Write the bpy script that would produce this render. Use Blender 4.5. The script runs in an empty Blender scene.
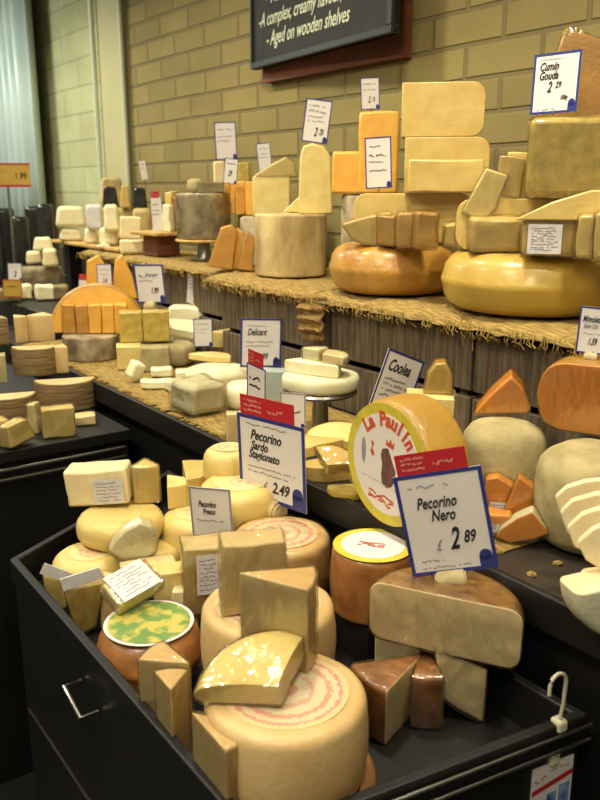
import bpy, bmesh, math, random
from mathutils import Matrix, Vector, noise
random.seed(7)
C = bpy.context.scene.collection
R = math.radians
# ---------------------------------------------------------------- camera maths
F, HY, VX, H = 810.0, 190.0, -311.0, 1.55
F1 = math.hypot(F, 400-HY); PIT = math.atan((400-HY)/F); HD = math.pi-math.atan((300-VX)/F1)
hx, hy = math.cos(HD), math.sin(HD)
fw = Vector((hx*math.cos(PIT), hy*math.cos(PIT), -math.sin(PIT)))
rt = Vector((hy, -hx, 0)); upv = Vector((hx*math.sin(PIT), hy*math.sin(PIT), math.cos(PIT)))
EYE = Vector((0, 0, H))
def at(x, y, X=None, Y=None, Z=None):
    d = fw*F+rt*(x-300)-upv*(y-400)
    t = (Z-H)/d.z if Z is not None else (Y/d.y if Y is not None else X/d.x)
    return EYE+d*t
def mpp(p): return (p-EYE).dot(fw)/F
def facing(p): return math.atan2(p.y, p.x)-math.pi/2
# ---------------------------------------------------------------- materials
def lin(h):
    h = h.lstrip('#'); o = []
    for i in (0, 2, 4):
        c = int(h[i:i+2], 16)/255; o.append(c/12.92 if c <= .04045 else ((c+.055)/1.055)**2.4)
    return (*o, 1)
def nodes(name):
    m = bpy.data.materials.new(name); m.use_nodes = True
    nt = m.node_tree; b = nt.nodes['Principled BSDF']; return m, nt, b
def mat(name, c1, c2=None, scale=12, rough=.5, bump=0, stretch=None, sss=0, coat=0, metal=0, detail=4, bs=None, lo=.35, hi=.65, spec=None):
    m, nt, b = nodes(name); N = nt.nodes; L = nt.links
    b.inputs['Roughness'].default_value = rough; b.inputs['Metallic'].default_value = metal
    b.inputs['Coat Weight'].default_value = coat; b.inputs['Coat Roughness'].default_value = .18
    if spec is not None: b.inputs['Specular IOR Level'].default_value = spec
    if sss:
        b.inputs['Subsurface Weight'].default_value = sss; b.inputs['Subsurface Radius'].default_value = (1, .8, .5)
        b.inputs['Subsurface Scale'].default_value = .012
    b.inputs['Base Color'].default_value = lin(c1)
    if c2 or bump:
        tc = N.new('ShaderNodeTexCoord'); mp = N.new('ShaderNodeMapping'); L.new(tc.outputs['Object'], mp.inputs[0])
        if stretch: mp.inputs['Scale'].default_value = stretch
        nz = N.new('ShaderNodeTexNoise'); nz.inputs['Scale'].default_value = scale; nz.inputs['Detail'].default_value = detail
        L.new(mp.outputs[0], nz.inputs['Vector'])
        if c2:
            cr = N.new('ShaderNodeValToRGB'); cr.color_ramp.elements[0].position = lo; cr.color_ramp.elements[1].position = hi
            cr.color_ramp.elements[0].color = lin(c1); cr.color_ramp.elements[1].color = lin(c2)
            L.new(nz.outputs['Fac'], cr.inputs[0]); L.new(cr.outputs[0], b.inputs['Base Color'])
        if bump:
            n2 = nz
            if bs:
                n2 = N.new('ShaderNodeTexNoise'); n2.inputs['Scale'].default_value = bs; n2.inputs['Detail'].default_value = 3
                L.new(mp.outputs[0], n2.inputs['Vector'])
            bp = N.new('ShaderNodeBump'); bp.inputs['Strength'].default_value = bump; bp.inputs['Distance'].default_value = .004
            L.new(n2.outputs['Fac'], bp.inputs['Height']); L.new(bp.outputs[0], b.inputs['Normal'])
    return m
def cheese(name, a, b_, rough=.42, coat=0, scale=25, bump=.15): return mat(name, a, b_, scale=scale, rough=rough, sss=.12, coat=coat, bump=bump, bs=90)
M = {}
M['pecorino'] = cheese('pecorino paste', '#d3bd88', '#ccb57f')
M['pecorino_rind'] = cheese('pecorino rind', '#d6b880', '#c6a268', scale=9, bump=.2)
M['pale'] = cheese('pale yellow cheese', '#ddc982', '#d2bb70', coat=.3)
M['pale_rind'] = cheese('pale yellow rind', '#d9c27a', '#ccb062', scale=8)
M['cream'] = cheese('cream cheese paste', '#e9d8a8', '#e1cd9c')
M['white'] = cheese('white cheese paste', '#e8e2bc', '#dcd4a8')
M['bloom'] = cheese('white bloomy rind', '#d4cfae', '#c4bc94', rough=.8, scale=14, bump=.3)
M['yellow'] = cheese('yellow gouda paste', '#ccb268', '#c0a357', coat=.2)
M['gold'] = cheese('golden gouda rind', '#bd943e', '#a57d30', rough=.45, coat=.2, bump=.3, scale=7)
M['lemon'] = cheese('bright yellow gouda rind', '#bb9d42', '#ad8d36', rough=.42, coat=.25, scale=6)
M['amber'] = cheese('amber rind', '#c0943f', '#aa7830', rough=.4, coat=.3, scale=16, bump=.4)
M['orange'] = cheese('orange cheddar paste', '#e6b04a', '#dca33e', coat=.2)
M['mimolette'] = cheese('deep orange paste', '#dd9438', '#d0862e', scale=10)
M['dusty'] = mat('dusty grey rind', '#aa9c6e', '#85764e', scale=24, rough=.9, bump=.35, bs=60, lo=.42, hi=.8)
M['grey_rind'] = mat('mottled grey natural rind', '#b3a482', '#7a6a50', scale=22, rough=.9, bump=.8, bs=50)
M['tan_rind'] = mat('crusty tan rind', '#cdb880', '#9a8352', scale=16, rough=.85, bump=.8, bs=55, stretch=(1, 1, .4))
M['brown_rind'] = mat('dark brown rind', '#a06e40', '#744a28', scale=30, rough=.5, bump=.6, bs=60, coat=.3)
M['red_rind'] = mat('orange brown rind', '#a8713a', '#7a4a22', scale=22, rough=.4, bump=.3, bs=90, coat=.25)
M['basket'] = mat('basket marked brown rind', '#8d744a', '#6b5532', scale=14, rough=.7, bump=.9, stretch=(1, 1, 7))
M['nero_top'] = mat('oily brown speckled rind', '#a27a42', '#75502a', scale=35, rough=.35, bump=.7, bs=70, coat=.5)
M['olive_block'] = cheese('herb flecked yellow paste', '#c6ac50', '#a8913f', coat=.3, scale=40)
M['paper'] = mat('white card', '#d9d3cd', rough=.35, spec=.6)
M['print'] = mat('printed label paper', '#d6d2cc', '#c6c2c0', scale=60, rough=.3)
M['blue'] = mat('blue print', '#2b3478', rough=.35)
M['red'] = mat('red header', '#b3232c', rough=.35)
M['ink'] = mat('black ink', '#1b1a22', rough=.5)
M['greyink'] = mat('grey print ink', '#8b8890', rough=.5)
M['pink_ink'] = mat('pink print', '#c98272', rough=.5)
M['red_ink'] = mat('red print', '#bf4a28', rough=.5)
M['chalk'] = mat('chalk', '#c9cfb4', rough=.9)
M['board'] = mat('chalkboard face', '#23211f', '#2b2927', scale=8, rough=.75)
M['board_frame'] = mat('chalkboard frame', '#272c2a', rough=.45)
M['peg'] = mat('pale ribbed peg', '#bfae80', '#a8966a', scale=40, rough=.6, stretch=(1, 1, 1))
M['black'] = mat('black laminate', '#0c0b09', '#12100d', scale=5, rough=.5, bump=.05)
M['counter_top'] = mat('dark counter top', '#2c2620', '#38312a', scale=9, rough=.38)
M['steel'] = mat('brushed steel', '#9a978c', rough=.3, metal=1)
M['white_plastic'] = mat('off white plastic', '#c9c4a8', rough=.4)
M['wood'] = mat('weathered crate wood', '#6e5e46', '#463a2a', scale=7, rough=.8, bump=.6, stretch=(14, 3, 1), detail=8)
M['plank_h'] = mat('light board wood', '#cda862', '#a98548', scale=8, rough=.6, bump=.3, stretch=(1, 10, 8))
M['boardwood'] = mat('round board wood', '#8f6234', '#684420', scale=10, rough=.5, bump=.5, stretch=(8, 1, 3))
M['redwood'] = mat('red brown timber', '#7a4528', '#5f351f', scale=6, rough=.7, stretch=(1, 1, 6))
M['straw'] = mat('straw matting', '#b0934c', '#6e562a', scale=18, rough=.9, bump=1, stretch=(1.5, 14, 1), detail=6)
M['fibre'] = mat('straw fibre', '#ad9048', '#7c6230', scale=30, rough=.9)
M['sack'] = mat('brown sacking', '#94743a', '#6b5028', scale=30, rough=.95, bump=.8)
M['white_tube'] = mat('grey white plastic sheet', '#bcc8c2', '#aebab4', scale=3, rough=.4)
M['trimwhite'] = mat('white painted trim', '#b9bfa8', rough=.5)
M['cream_wall'] = None
M['dark_jar'] = mat('dark shiny wrapper', '#161714', '#2a2c26', scale=20, rough=.18, coat=.6, bump=.8, bs=30)
M['yellow_sign'] = mat('yellow sign', '#c9a748', '#bd983c', scale=10, rough=.5)
M['grey_lid'] = mat('greyish patch', '#9da9a2', rough=.5)
M['green_print'] = mat('green print', '#6f8f4c', '#bfb45a', scale=35, rough=.4, lo=.45, hi=.55)
M['purple'] = mat('brown purple print', '#4b2c2c', '#6d4640', scale=60, rough=.5)
M['lemon_rim'] = mat('lemon label rim', '#cdbf42', '#bfae38', scale=30, rough=.35)
M['badge_blue'] = mat('badge blue', '#31508e', '#8fa6c8', scale=50, rough=.4)
M['floor'] = mat('dark vinyl floor', '#1c1d1a', '#25261f', scale=3, rough=.5)
M['ceil'] = mat('pale ceiling paint', '#8f8b78', rough=.9)

def brick(name, c1, c2, mort, bw, bh, msize, rough=.85, bump=.6, off=(0, 0, 0)):
    m, nt, b = nodes(name); N = nt.nodes; L = nt.links
    tc = N.new('ShaderNodeTexCoord'); sp = N.new('ShaderNodeSeparateXYZ'); cb = N.new('ShaderNodeCombineXYZ')
    L.new(tc.outputs['Object'], sp.inputs[0]); L.new(sp.outputs['X'], cb.inputs['X']); L.new(sp.outputs['Z'], cb.inputs['Y'])
    nz0 = N.new('ShaderNodeTexNoise'); nz0.inputs['Scale'].default_value = 9
    ad = N.new('ShaderNodeVectorMath'); ad.operation = 'MULTIPLY_ADD'; ad.inputs[1].default_value = (.012, .012, 0); L.new(nz0.outputs['Color'], ad.inputs[0]); L.new(cb.outputs[0], ad.inputs[2])
    mp = N.new('ShaderNodeMapping'); mp.inputs['Location'].default_value = off; L.new(ad.outputs[0], mp.inputs[0])
    br = N.new('ShaderNodeTexBrick'); br.inputs['Scale'].default_value = 1
    br.inputs['Brick Width'].default_value = bw; br.inputs['Row Height'].default_value = bh
    br.inputs['Mortar Size'].default_value = msize; br.inputs['Mortar Smooth'].default_value = .5; br.inputs['Bias'].default_value = 0
    br.inputs['Color1'].default_value = lin(c1); br.inputs['Color2'].default_value = lin(c2); br.inputs['Mortar'].default_value = lin(mort)
    L.new(mp.outputs[0], br.inputs['Vector'])
    nz = N.new('ShaderNodeTexNoise'); nz.inputs['Scale'].default_value = 14; nz.inputs['Detail'].default_value = 6
    mx = N.new('ShaderNodeMix'); mx.data_type = 'RGBA'; mx.blend_type = 'MULTIPLY'; mx.inputs[0].default_value = .5
    L.new(br.outputs['Color'], mx.inputs[6]); cr = N.new('ShaderNodeValToRGB')
    cr.color_ramp.elements[0].color = (.55, .52, .45, 1); cr.color_ramp.elements[0].position = .3; cr.color_ramp.elements[1].position = .65
    L.new(nz.outputs['Fac'], cr.inputs[0]); L.new(cr.outputs[0], mx.inputs[7]); L.new(mx.outputs[2], b.inputs['Base Color'])
    b.inputs['Roughness'].default_value = rough
    ml = N.new('ShaderNodeMath'); ml.operation = 'MULTIPLY_ADD'; ml.inputs[1].default_value = -1; L.new(br.outputs['Fac'], ml.inputs[0])
    m2 = N.new('ShaderNodeMath'); m2.operation = 'MULTIPLY'; m2.inputs[1].default_value = .5; L.new(nz.outputs['Fac'], m2.inputs[0]); L.new(m2.outputs[0], ml.inputs[2])
    bp = N.new('ShaderNodeBump'); bp.inputs['Strength'].default_value = bump; bp.inputs['Distance'].default_value = .01
    L.new(ml.outputs[0], bp.inputs['Height']); L.new(bp.outputs[0], b.inputs['Normal'])
    return m
M['brick'] = brick('yellow brick', '#93854f', '#857747', '#786c46', .26, .089, .009, off=(.1,.02,0))
M['painted'] = brick('cream painted block', '#bdbc90', '#b8b68a', '#a0a27a', .45, .14, .006, bump=.3)

def film_mat(name='clear plastic film', base=.10):
    m = bpy.data.materials.new(name); m.use_nodes = True; nt = m.node_tree; N = nt.nodes; L = nt.links; N.clear()
    o = N.new('ShaderNodeOutputMaterial'); t = N.new('ShaderNodeBsdfTransparent'); g = N.new('ShaderNodeBsdfGlossy'); mx = N.new('ShaderNodeMixShader')
    t.inputs[0].default_value = (.97, .96, .93, 1)
    g.inputs['Roughness'].default_value = .13; g.inputs[0].default_value = (.9, .88, .8, 1)
    lw = N.new('ShaderNodeLayerWeight'); lw.inputs[0].default_value = .25
    tc = N.new('ShaderNodeTexCoord'); mp = N.new('ShaderNodeMapping'); mp.inputs['Scale'].default_value = (1, 1, .35)
    nz = N.new('ShaderNodeTexNoise'); nz.inputs['Scale'].default_value = 38; nz.inputs['Detail'].default_value = 2; nz.inputs['Distortion'].default_value = .4
    L.new(tc.outputs['Object'], mp.inputs[0]); L.new(mp.outputs[0], nz.inputs['Vector'])
    bp = N.new('ShaderNodeBump'); bp.inputs['Strength'].default_value = .9; bp.inputs['Distance'].default_value = .006
    L.new(nz.outputs['Fac'], bp.inputs['Height']); L.new(bp.outputs[0], g.inputs['Normal']); L.new(bp.outputs[0], lw.inputs['Normal'])
    ma = N.new('ShaderNodeMath'); ma.operation = 'MULTIPLY_ADD'; ma.inputs[1].default_value = .6; ma.inputs[2].default_value = base
    L.new(lw.outputs['Fresnel'], ma.inputs[0]); L.new(ma.outputs[0], mx.inputs[0])
    L.new(t.outputs[0], mx.inputs[1]); L.new(g.outputs[0], mx.inputs[2]); L.new(mx.outputs[0], o.inputs[0]); return m
M['film'] = film_mat()
def radial(name, stops, wob=0, woba=40):
    """colour by distance from the object's own centre in x/y (printed round label)"""
    m, nt, b = nodes(name); N = nt.nodes; L = nt.links
    tc = N.new('ShaderNodeTexCoord'); sp = N.new('ShaderNodeSeparateXYZ'); L.new(tc.outputs['Object'], sp.inputs[0])
    cb = N.new('ShaderNodeCombineXYZ'); L.new(sp.outputs['X'], cb.inputs['X']); L.new(sp.outputs['Y'], cb.inputs['Y'])
    ln = N.new('ShaderNodeVectorMath'); ln.operation = 'LENGTH'; L.new(cb.outputs[0], ln.inputs[0])
    nz = N.new('ShaderNodeTexNoise'); nz.inputs['Scale'].default_value = woba*4; L.new(tc.outputs['Object'], nz.inputs['Vector'])
    ad = N.new('ShaderNodeMath'); ad.operation = 'MULTIPLY_ADD'; ad.inputs[1].default_value = wob; L.new(nz.outputs['Fac'], ad.inputs[0]); L.new(ln.outputs['Value'], ad.inputs[2])
    mu = N.new('ShaderNodeMath'); mu.operation = 'MULTIPLY'; mu.inputs[1].default_value = 10; L.new(ad.outputs[0], mu.inputs[0])
    cr = N.new('ShaderNodeValToRGB'); cr.color_ramp.interpolation = 'CONSTANT'; e = cr.color_ramp.elements
    e[0].position = 0; e[0].color = lin(stops[0][1]); e[1].position = stops[1][0]*10; e[1].color = lin(stops[1][1])
    for p, c in stops[2:]: k = e.new(p*10); k.color = lin(c)
    L.new(mu.outputs[0], cr.inputs[0]); L.new(cr.outputs[0], b.inputs['Base Color']); b.inputs['Roughness'].default_value = .4
    return m
M['ring_label'] = radial('pink ringed label', [(0, '#d8c79c'), (.012, '#cf9c84'), (.02, '#d8c8a4'), (.035, '#d3a58c'), (.042, '#d8c7a0'), (.056, '#d59c86'), (.063, '#dcc79c'), (.072, '#cf8f7c'), (.076, '#d9c08c')], .012)
M['pink_label'] = radial('faint pink print label', [(0, '#d9a88e'), (.016, '#dcc792'), (.024, '#d8ac8c'), (.030, '#dac78c')], .016, 25)

# ---------------------------------------------------------------- mesh helpers
def link(name, bm, mats, parent=None, smooth=None, bevel=0):
    me = bpy.data.meshes.new(name); bmesh.ops.recalc_face_normals(bm, faces=bm.faces[:]); bm.to_mesh(me); bm.free()
    for m in (mats if isinstance(mats, (list, tuple)) else [mats]): me.materials.append(m)
    if smooth is not None:
        me.polygons.foreach_set('use_smooth', [True]*len(me.polygons)); me.set_sharp_from_angle(angle=R(smooth))
    o = bpy.data.objects.new(name, me); C.objects.link(o)
    if parent: o.parent = parent
    if bevel:
        b = o.modifiers.new('edge', 'BEVEL'); b.width = bevel; b.segments = 2; b.limit_method = 'ANGLE'; b.angle_limit = R(40); b.harden_normals = False
    return o
def tag(o, label, cat, group=None):
    o['label'] = label; o['category'] = cat
    if group: o['group'] = group
    return o
def struct(o): o['kind'] = 'structure'; return o
def empty(name, loc=(0, 0, 0), rz=0):
    o = bpy.data.objects.new(name, None); C.objects.link(o); o.location = loc; o.rotation_euler = (0, 0, rz); return o
def abox(bm, x0, x1, y0, y1, z0, z1, mi=0, mtx=None):
    vs = [bm.verts.new((x, y, z)) for x in (x0, x1) for y in (y0, y1) for z in (z0, z1)]
    if mtx: 
        for v in vs: v.co = mtx @ v.co
    for q in ((0, 1, 3, 2), (4, 6, 7, 5), (0, 4, 5, 1), (2, 3, 7, 6), (0, 2, 6, 4), (1, 5, 7, 3)):
        f = bm.faces.new([vs[i] for i in q]); f.material_index = mi
    return vs
def tube(bm, pts, r, n=8):
    pts = [Vector(p) for p in pts]; prev = None
    for i, p in enumerate(pts):
        t = (pts[min(i+1, len(pts)-1)]-pts[max(i-1, 0)]).normalized()
        a = t.cross(Vector((0, 0, 1)) if abs(t.z) < .9 else Vector((1, 0, 0))).normalized(); b = t.cross(a)
        rr = r[i] if isinstance(r, (list, tuple)) else r
        ring = [bm.verts.new(p+a*math.cos(2*math.pi*k/n)*rr+b*math.sin(2*math.pi*k/n)*rr) for k in range(n)]
        if prev:
            for k in range(n): bm.faces.new((prev[k], prev[(k+1) % n], ring[(k+1) % n], ring[k]))
        else: bm.faces.new(ring)
        prev = ring
    bm.faces.new(prev)
def profile(r, h, bev, bulge=0, k=4):
    """half section from axis bottom to axis top"""
    bev = min(bev, h/2*.98, r*.9); p = [(0, 0)]
    for i in range(k+1):
        a = -math.pi/2+i*math.pi/2/k; p.append((r-bev+bev*math.cos(a), bev+bev*math.sin(a)))
    if bulge: 
        for i in (1, 2, 3): p.append((r+bulge*math.sin(math.pi*i/4), bev+(h-2*bev)*i/4))
    for i in range(k+1):
        a = i*math.pi/2/k; p.append((r-bev+bev*math.cos(a), h-bev+bev*math.sin(a)))
    p.append((0, h))
    q = [p[0]]
    for c in p[1:]:
        if math.hypot(c[0]-q[-1][0], c[1]-q[-1][1]) > 1e-5: q.append(c)
    return q
def revolve(prof, ang=360, n=48, skin=1, top=1, wob=0, seed=0):
    """ang<360: a slice, cut faces material 0; rind 1. bisector along +Y, apex at origin"""
    bm = bmesh.new(); full = ang >= 360; k = n if full else max(3, int(n*ang/360))+1
    axb = bm.verts.new((0, 0, prof[0][1])); axt = bm.verts.new((0, 0, prof[-1][1])); rings = []
    for i in range(k):
        a = R(90-ang/2+ang*i/(k if full else k-1)); ring = []
        for (r, z) in prof[1:-1]:
            v = Vector((r*math.cos(a), r*math.sin(a), z))
            if wob: v += v.normalized()*wob*noise.noise(v*28+Vector((seed, 0, 0)))
            ring.append(bm.verts.new(v))
        rings.append(ring)
    m = len(prof)-2
    for i in range(k if full else k-1):
        a, b = rings[i], rings[(i+1) % k]
        for j in range(m-1):
            f = bm.faces.new((a[j], b[j], b[j+1], a[j+1])); f.material_index = skin
        f = bm.faces.new((axb, b[0], a[0])); f.material_index = top
        f = bm.faces.new((axt, a[-1], b[-1])); f.material_index = top
    if not full:
        for ring in (rings[0], rings[-1]): bm.faces.new([axb]+ring+[axt]).material_index = 0
    return bm
def slab(w, d, h, wob=.002, seed=0, taper=0, round_=0):
    """a cut block of cheese, slightly irregular; front at y=0"""
    bm = bmesh.new(); bmesh.ops.create_cube(bm, size=1)
    for v in bm.verts:
        v.co = Vector((v.co.x*w, (v.co.y+.5)*d, (v.co.z+.5)*h))
        if taper and v.co.z > h/2: v.co.x *= 1-taper; 
    bmesh.ops.subdivide_edges(bm, edges=bm.edges[:], cuts=3, use_grid_fill=True)
    for v in bm.verts: v.co += Vector((noise.noise(v.co*30+Vector((seed, 1, 2))), noise.noise(v.co*30+Vector((3, seed, 2))), noise.noise(v.co*30+Vector((5, 1, seed)))))*wob*1.6
    return bm
def wrap(o, off=.0018, amp=.003, seed=0):
    """loose clear film round a piece"""
    bm = bmesh.new(); bm.from_mesh(o.data); bmesh.ops.triangulate(bm, faces=bm.faces[:])
    for _ in range(3):
        es = [e for e in bm.edges if e.calc_length() > .014]
        if not es: break
        bmesh.ops.subdivide_edges(bm, edges=es, cuts=1)
        bmesh.ops.triangulate(bm, faces=bm.faces[:])
    bm.normal_update()
    for v in bm.verts:
        q = Vector((v.co.x*45, v.co.y*45, v.co.z*22))+Vector((seed*3.1, 0, 0))
        v.co += v.normal*(off+amp*abs(noise.noise(q)))
    for f in bm.faces: f.material_index = 0
    w = link('plastic_wrap', bm, M['film'], o, smooth=35); return w
def settle(o, p, Z, rz, tilt=0, roll=0, spin=0):
    """turn the piece (spin about its own axis, tilt back, roll sideways), face the aisle, rest its lowest point on Z"""
    m = Matrix.Rotation(rz, 3, 'Z') @ Matrix.Rotation(R(roll), 3, 'Y') @ Matrix.Rotation(R(tilt), 3, 'X') @ Matrix.Rotation(R(spin), 3, 'Z')
    z = min((m @ v.co).z for v in o.data.vertices)
    o.rotation_euler = m.to_euler(); o.location = (p.x, p.y, Z-z); return o
n_id = [0]
def mats2(a, b): return [M[a], M[b]]
def wheel(name, label, cat, cx, cy, Zt, wpx, h, m='pale_rind', bev=.012, bulge=0, group=None, wob=.0015, topm=None, r=None, Zb=None):
    """round cheese given by the centre of its top and its width"""
    n_id[0] += 1
    p = at(cx, cy, Z=Zt); r = r or wpx/2*mpp(p)
    if Zb is not None: h = Zt-Zb
    o = link(name, revolve(profile(r, h, bev, bulge), 360, 64, 0, 1 if topm else 0, wob, n_id[0]*3), [M[m]]+([M[topm]] if topm else []), smooth=50)
    o.location = (p.x, p.y, Zt-h); o.rotation_euler = (0, 0, facing(p)); tag(o, label, cat, group); o['_r'] = r; o['_h'] = h
    return o
def disc(name, o, r, m, z=None, th=.0006, cx=0, cy=0, sy=1):
    bm = bmesh.new(); bmesh.ops.create_cone(bm, cap_ends=True, segments=48, radius1=r, radius2=r, depth=th)
    for v in bm.verts: v.co.y *= sy
    d = link(name, bm, m, o, smooth=40); d.location = (cx, cy, (z if z is not None else o['_h'])+th); return d
CARDS = []
def wedge(name, label, cat, bx, by, Z, Rpx, ang, hpx=None, dirn=90, m='pale', rind='pale_rind', tilt=0, roll=0, top=0, bev=.004, group=None, film=False, Zt=None, h=None, wob=.001, bulge=0, Rm=None, dome=0):
    """pie slice; (bx,by) = middle of base on level Z (or middle of top on Zt); dirn = way from tip to rind seen from the aisle"""
    n_id[0] += 1
    p = at(bx, by, Z=(Zt if Zt is not None else Z)); k = mpp(p); Rr = Rm or Rpx*k
    hh = h or (Zt-Z if Zt is not None else hpx*k/.93)
    bm = revolve(profile(Rr, hh, bev, bulge), ang, 48, 1, top, wob, n_id[0]*5)
    c = Rr*.6 if ang < 120 else Rr*.42
    if dome:
        bmesh.ops.triangulate(bm, faces=bm.faces[:])
        for _ in range(4): bmesh.ops.subdivide_edges(bm, edges=[e for e in bm.edges if e.calc_length() > .012], cuts=1); bmesh.ops.triangulate(bm, faces=bm.faces[:])
        for v in bm.verts: v.co.z *= 1+dome*(.55-min(1, (Vector((v.co.x, v.co.y-c*.9, 0)).length/(Rr*.75))**2))
    bmesh.ops.translate(bm, verts=bm.verts[:], vec=(0, -c, -0))
    o = link(name, bm, mats2(m, rind), smooth=40, bevel=.0018)
    settle(o, p, Z, facing(p), tilt, roll, dirn-90); tag(o, label, cat, group)
    if film: wrap(o, seed=n_id[0])
    return o
def block(name, label, cat, bx, by, Z, wpx, hpx=None, d=.06, yaw=0, m='pale', tilt=0, roll=0, group=None, film=False, Zt=None, taper=0, wob=.002, bevel=.003, rindtop=None, h=None):
    n_id[0] += 1
    p = at(bx, by, Z=(Zt if Zt is not None else Z)); k = mpp(p)
    hh = h or (Zt-Z if Zt is not None else hpx*k/.95)
    bm = slab(wpx*k, d, hh, wob, n_id[0]*7, taper)
    if rindtop:
        for f in bm.faces:
            f.normal_update()
            if f.calc_center_median().z > hh*.9 and abs(f.normal.z) > .7: f.material_index = 1
    o = link(name, bm, [M[m]]+([M[rindtop]] if rindtop else []), smooth=40, bevel=bevel)
    settle(o, p, Z, facing(p), tilt, roll, yaw); tag(o, label, cat, group)
    if film: wrap(o, seed=n_id[0])
    return o
def onspot(o, x, y): o.location.x = x; o.location.y = y; return o
def rear(name, label, cat, x0, x1, y0, y1, Y, d, m, taper=0, bevel=.006, yaw=0, roll=0, film=False, group=None, Zb=None, tilt=0):
    """upright block whose front face fills the seen rectangle at wall distance Y"""
    q = at((x0+x1)/2, y1, Y=Y); k = mpp(q); z0 = q.z if Zb is None else Zb; z1 = at((x0+x1)/2, y0, Y=Y).z; n_id[0] += 1
    o = link(name, slab((x1-x0)*k, d, z1-z0, .0025, n_id[0]*7, taper), M[m], smooth=40, bevel=bevel)
    settle(o, q, z0, facing(q), tilt, roll, yaw); tag(o, label, cat, group)
    if film: wrap(o, seed=n_id[0])
    return o
def poly(name, label, cat, pts, base, d, m, bevel=.004, film=False, group=None, yaw=0, tilt=0, wob=.0015, rind=None, parent=None):
    """thick cut piece with an irregular outline; base = (px, py, Z) where it stands, d = its thickness"""
    q = at(base[0], base[1], Y=base[2]['Y']) if isinstance(base[2], dict) else at(base[0], base[1], Z=base[2])
    if isinstance(base[2], dict): q.z = base[2]['Z']
    a_ = math.atan2(q.y, q.x); n_ = Vector((math.cos(a_), math.sin(a_), 0)); r_ = Vector((n_.y, -n_.x, 0)); n_id[0] += 1; co = []
    for x, y in pts:
        dd = fw*F+rt*(x-300)-upv*(y-400); t = (q-EYE).dot(n_)/dd.dot(n_); P = EYE+dd*t-q; co.append((P.dot(r_), P.z))
    zmin = min(c[1] for c in co) if label else 0
    if isinstance(base[2], dict): co = [(x, z if z > 0 and z-zmin > .25*(max(c[1] for c in co)-zmin) else (0 if z-zmin < .12*(max(c[1] for c in co)-zmin) else z)) for x, z in co]; zmin = 0
    bm = bmesh.new(); f = bm.faces.new([bm.verts.new((x, 0, z-zmin)) for x, z in co]); f.material_index = 0
    g = bmesh.ops.extrude_face_region(bm, geom=[f]); bmesh.ops.translate(bm, verts=[v for v in g['geom'] if isinstance(v, bmesh.types.BMVert)], vec=(0, d, 0))
    if rind:
        bm.normal_update()
        for f in bm.faces:
            if abs(f.normal.y) < .5: f.material_index = 1
    o = link(name, bm, [M[m]]+([M[rind]] if rind else []), smooth=40, bevel=bevel)
    o.location = (q.x, q.y, q.z); o.rotation_euler = (R(tilt), 0, a_-math.pi/2+R(yaw))
    if label: tag(o, label, cat, group)
    if film: wrap(o, seed=n_id[0])
    return o
def strokes(bm, x0, x1, z, amp, y, n, th=.0008, seed=0):
    """a line of unreadable handwriting or small print"""
    rn = random.Random(seed); x = x0; pz = z
    dx = (x1-x0)/n
    for i in range(n):
        if rn.random() < .14: x += dx; continue
        nz = z+rn.uniform(-amp, amp); a = Vector((x, 0, pz)); b = Vector((x+dx, 0, nz)); d = (b-a).normalized(); s = Vector((-d.z, 0, d.x))*th
        vs = [bm.verts.new(Vector((q.x, y, q.z))) for q in (a-s, b-s, b+s, a+s)]; bm.faces.new(vs)
        x += dx; pz = nz
def text_part(name, body, size, loc, m, parent, shear=.3, w=1, bold=.0, align='LEFT', rot=(90, 0, 0)):
    cu = bpy.data.curves.new(name, 'FONT'); cu.body = body; cu.size = size; cu.shear = shear; cu.extrude = .0003; cu.offset = bold; cu.align_x = align; cu.resolution_u = 3
    t = bpy.data.objects.new(name+'_tmp', cu); C.objects.link(t); bpy.context.view_layer.update()
    me = bpy.data.meshes.new_from_object(t.evaluated_get(bpy.context.evaluated_depsgraph_get())); me.name = name
    bpy.data.objects.remove(t); bpy.data.curves.remove(cu)
    me.materials.clear(); me.materials.append(m)
    o = bpy.data.objects.new(name, me); C.objects.link(o); o.parent = parent; o.location = loc; o.rotation_euler = tuple(R(a) for a in rot); o.scale = (w, 1, 1); return o
def price_label(o, x, y, z, w, h, rot=(0, 0, 0), rows=5, seed=0):
    """printed weight label stuck on a piece"""
    bm = bmesh.new(); abox(bm, -w/2, w/2, -.0006, 0, -h/2, h/2, 0)
    k = len(bm.faces)
    for i in range(rows): strokes(bm, -w*.4, w*.4*(1 if i % 2 else .7), h*(.36-.72*i/max(1, rows-1)), h*.03, -.0009, 12, min(.0009, h*.02), seed*9+i)
    for f in list(bm.faces)[k:]: f.material_index = 1
    l = link('price_label', bm, [M['print'], M['greyink']], o); l.location = (x, y, z); l.rotation_euler = tuple(R(a) for a in rot)
    l['label'] = 'white printed weight label'; return l
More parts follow.
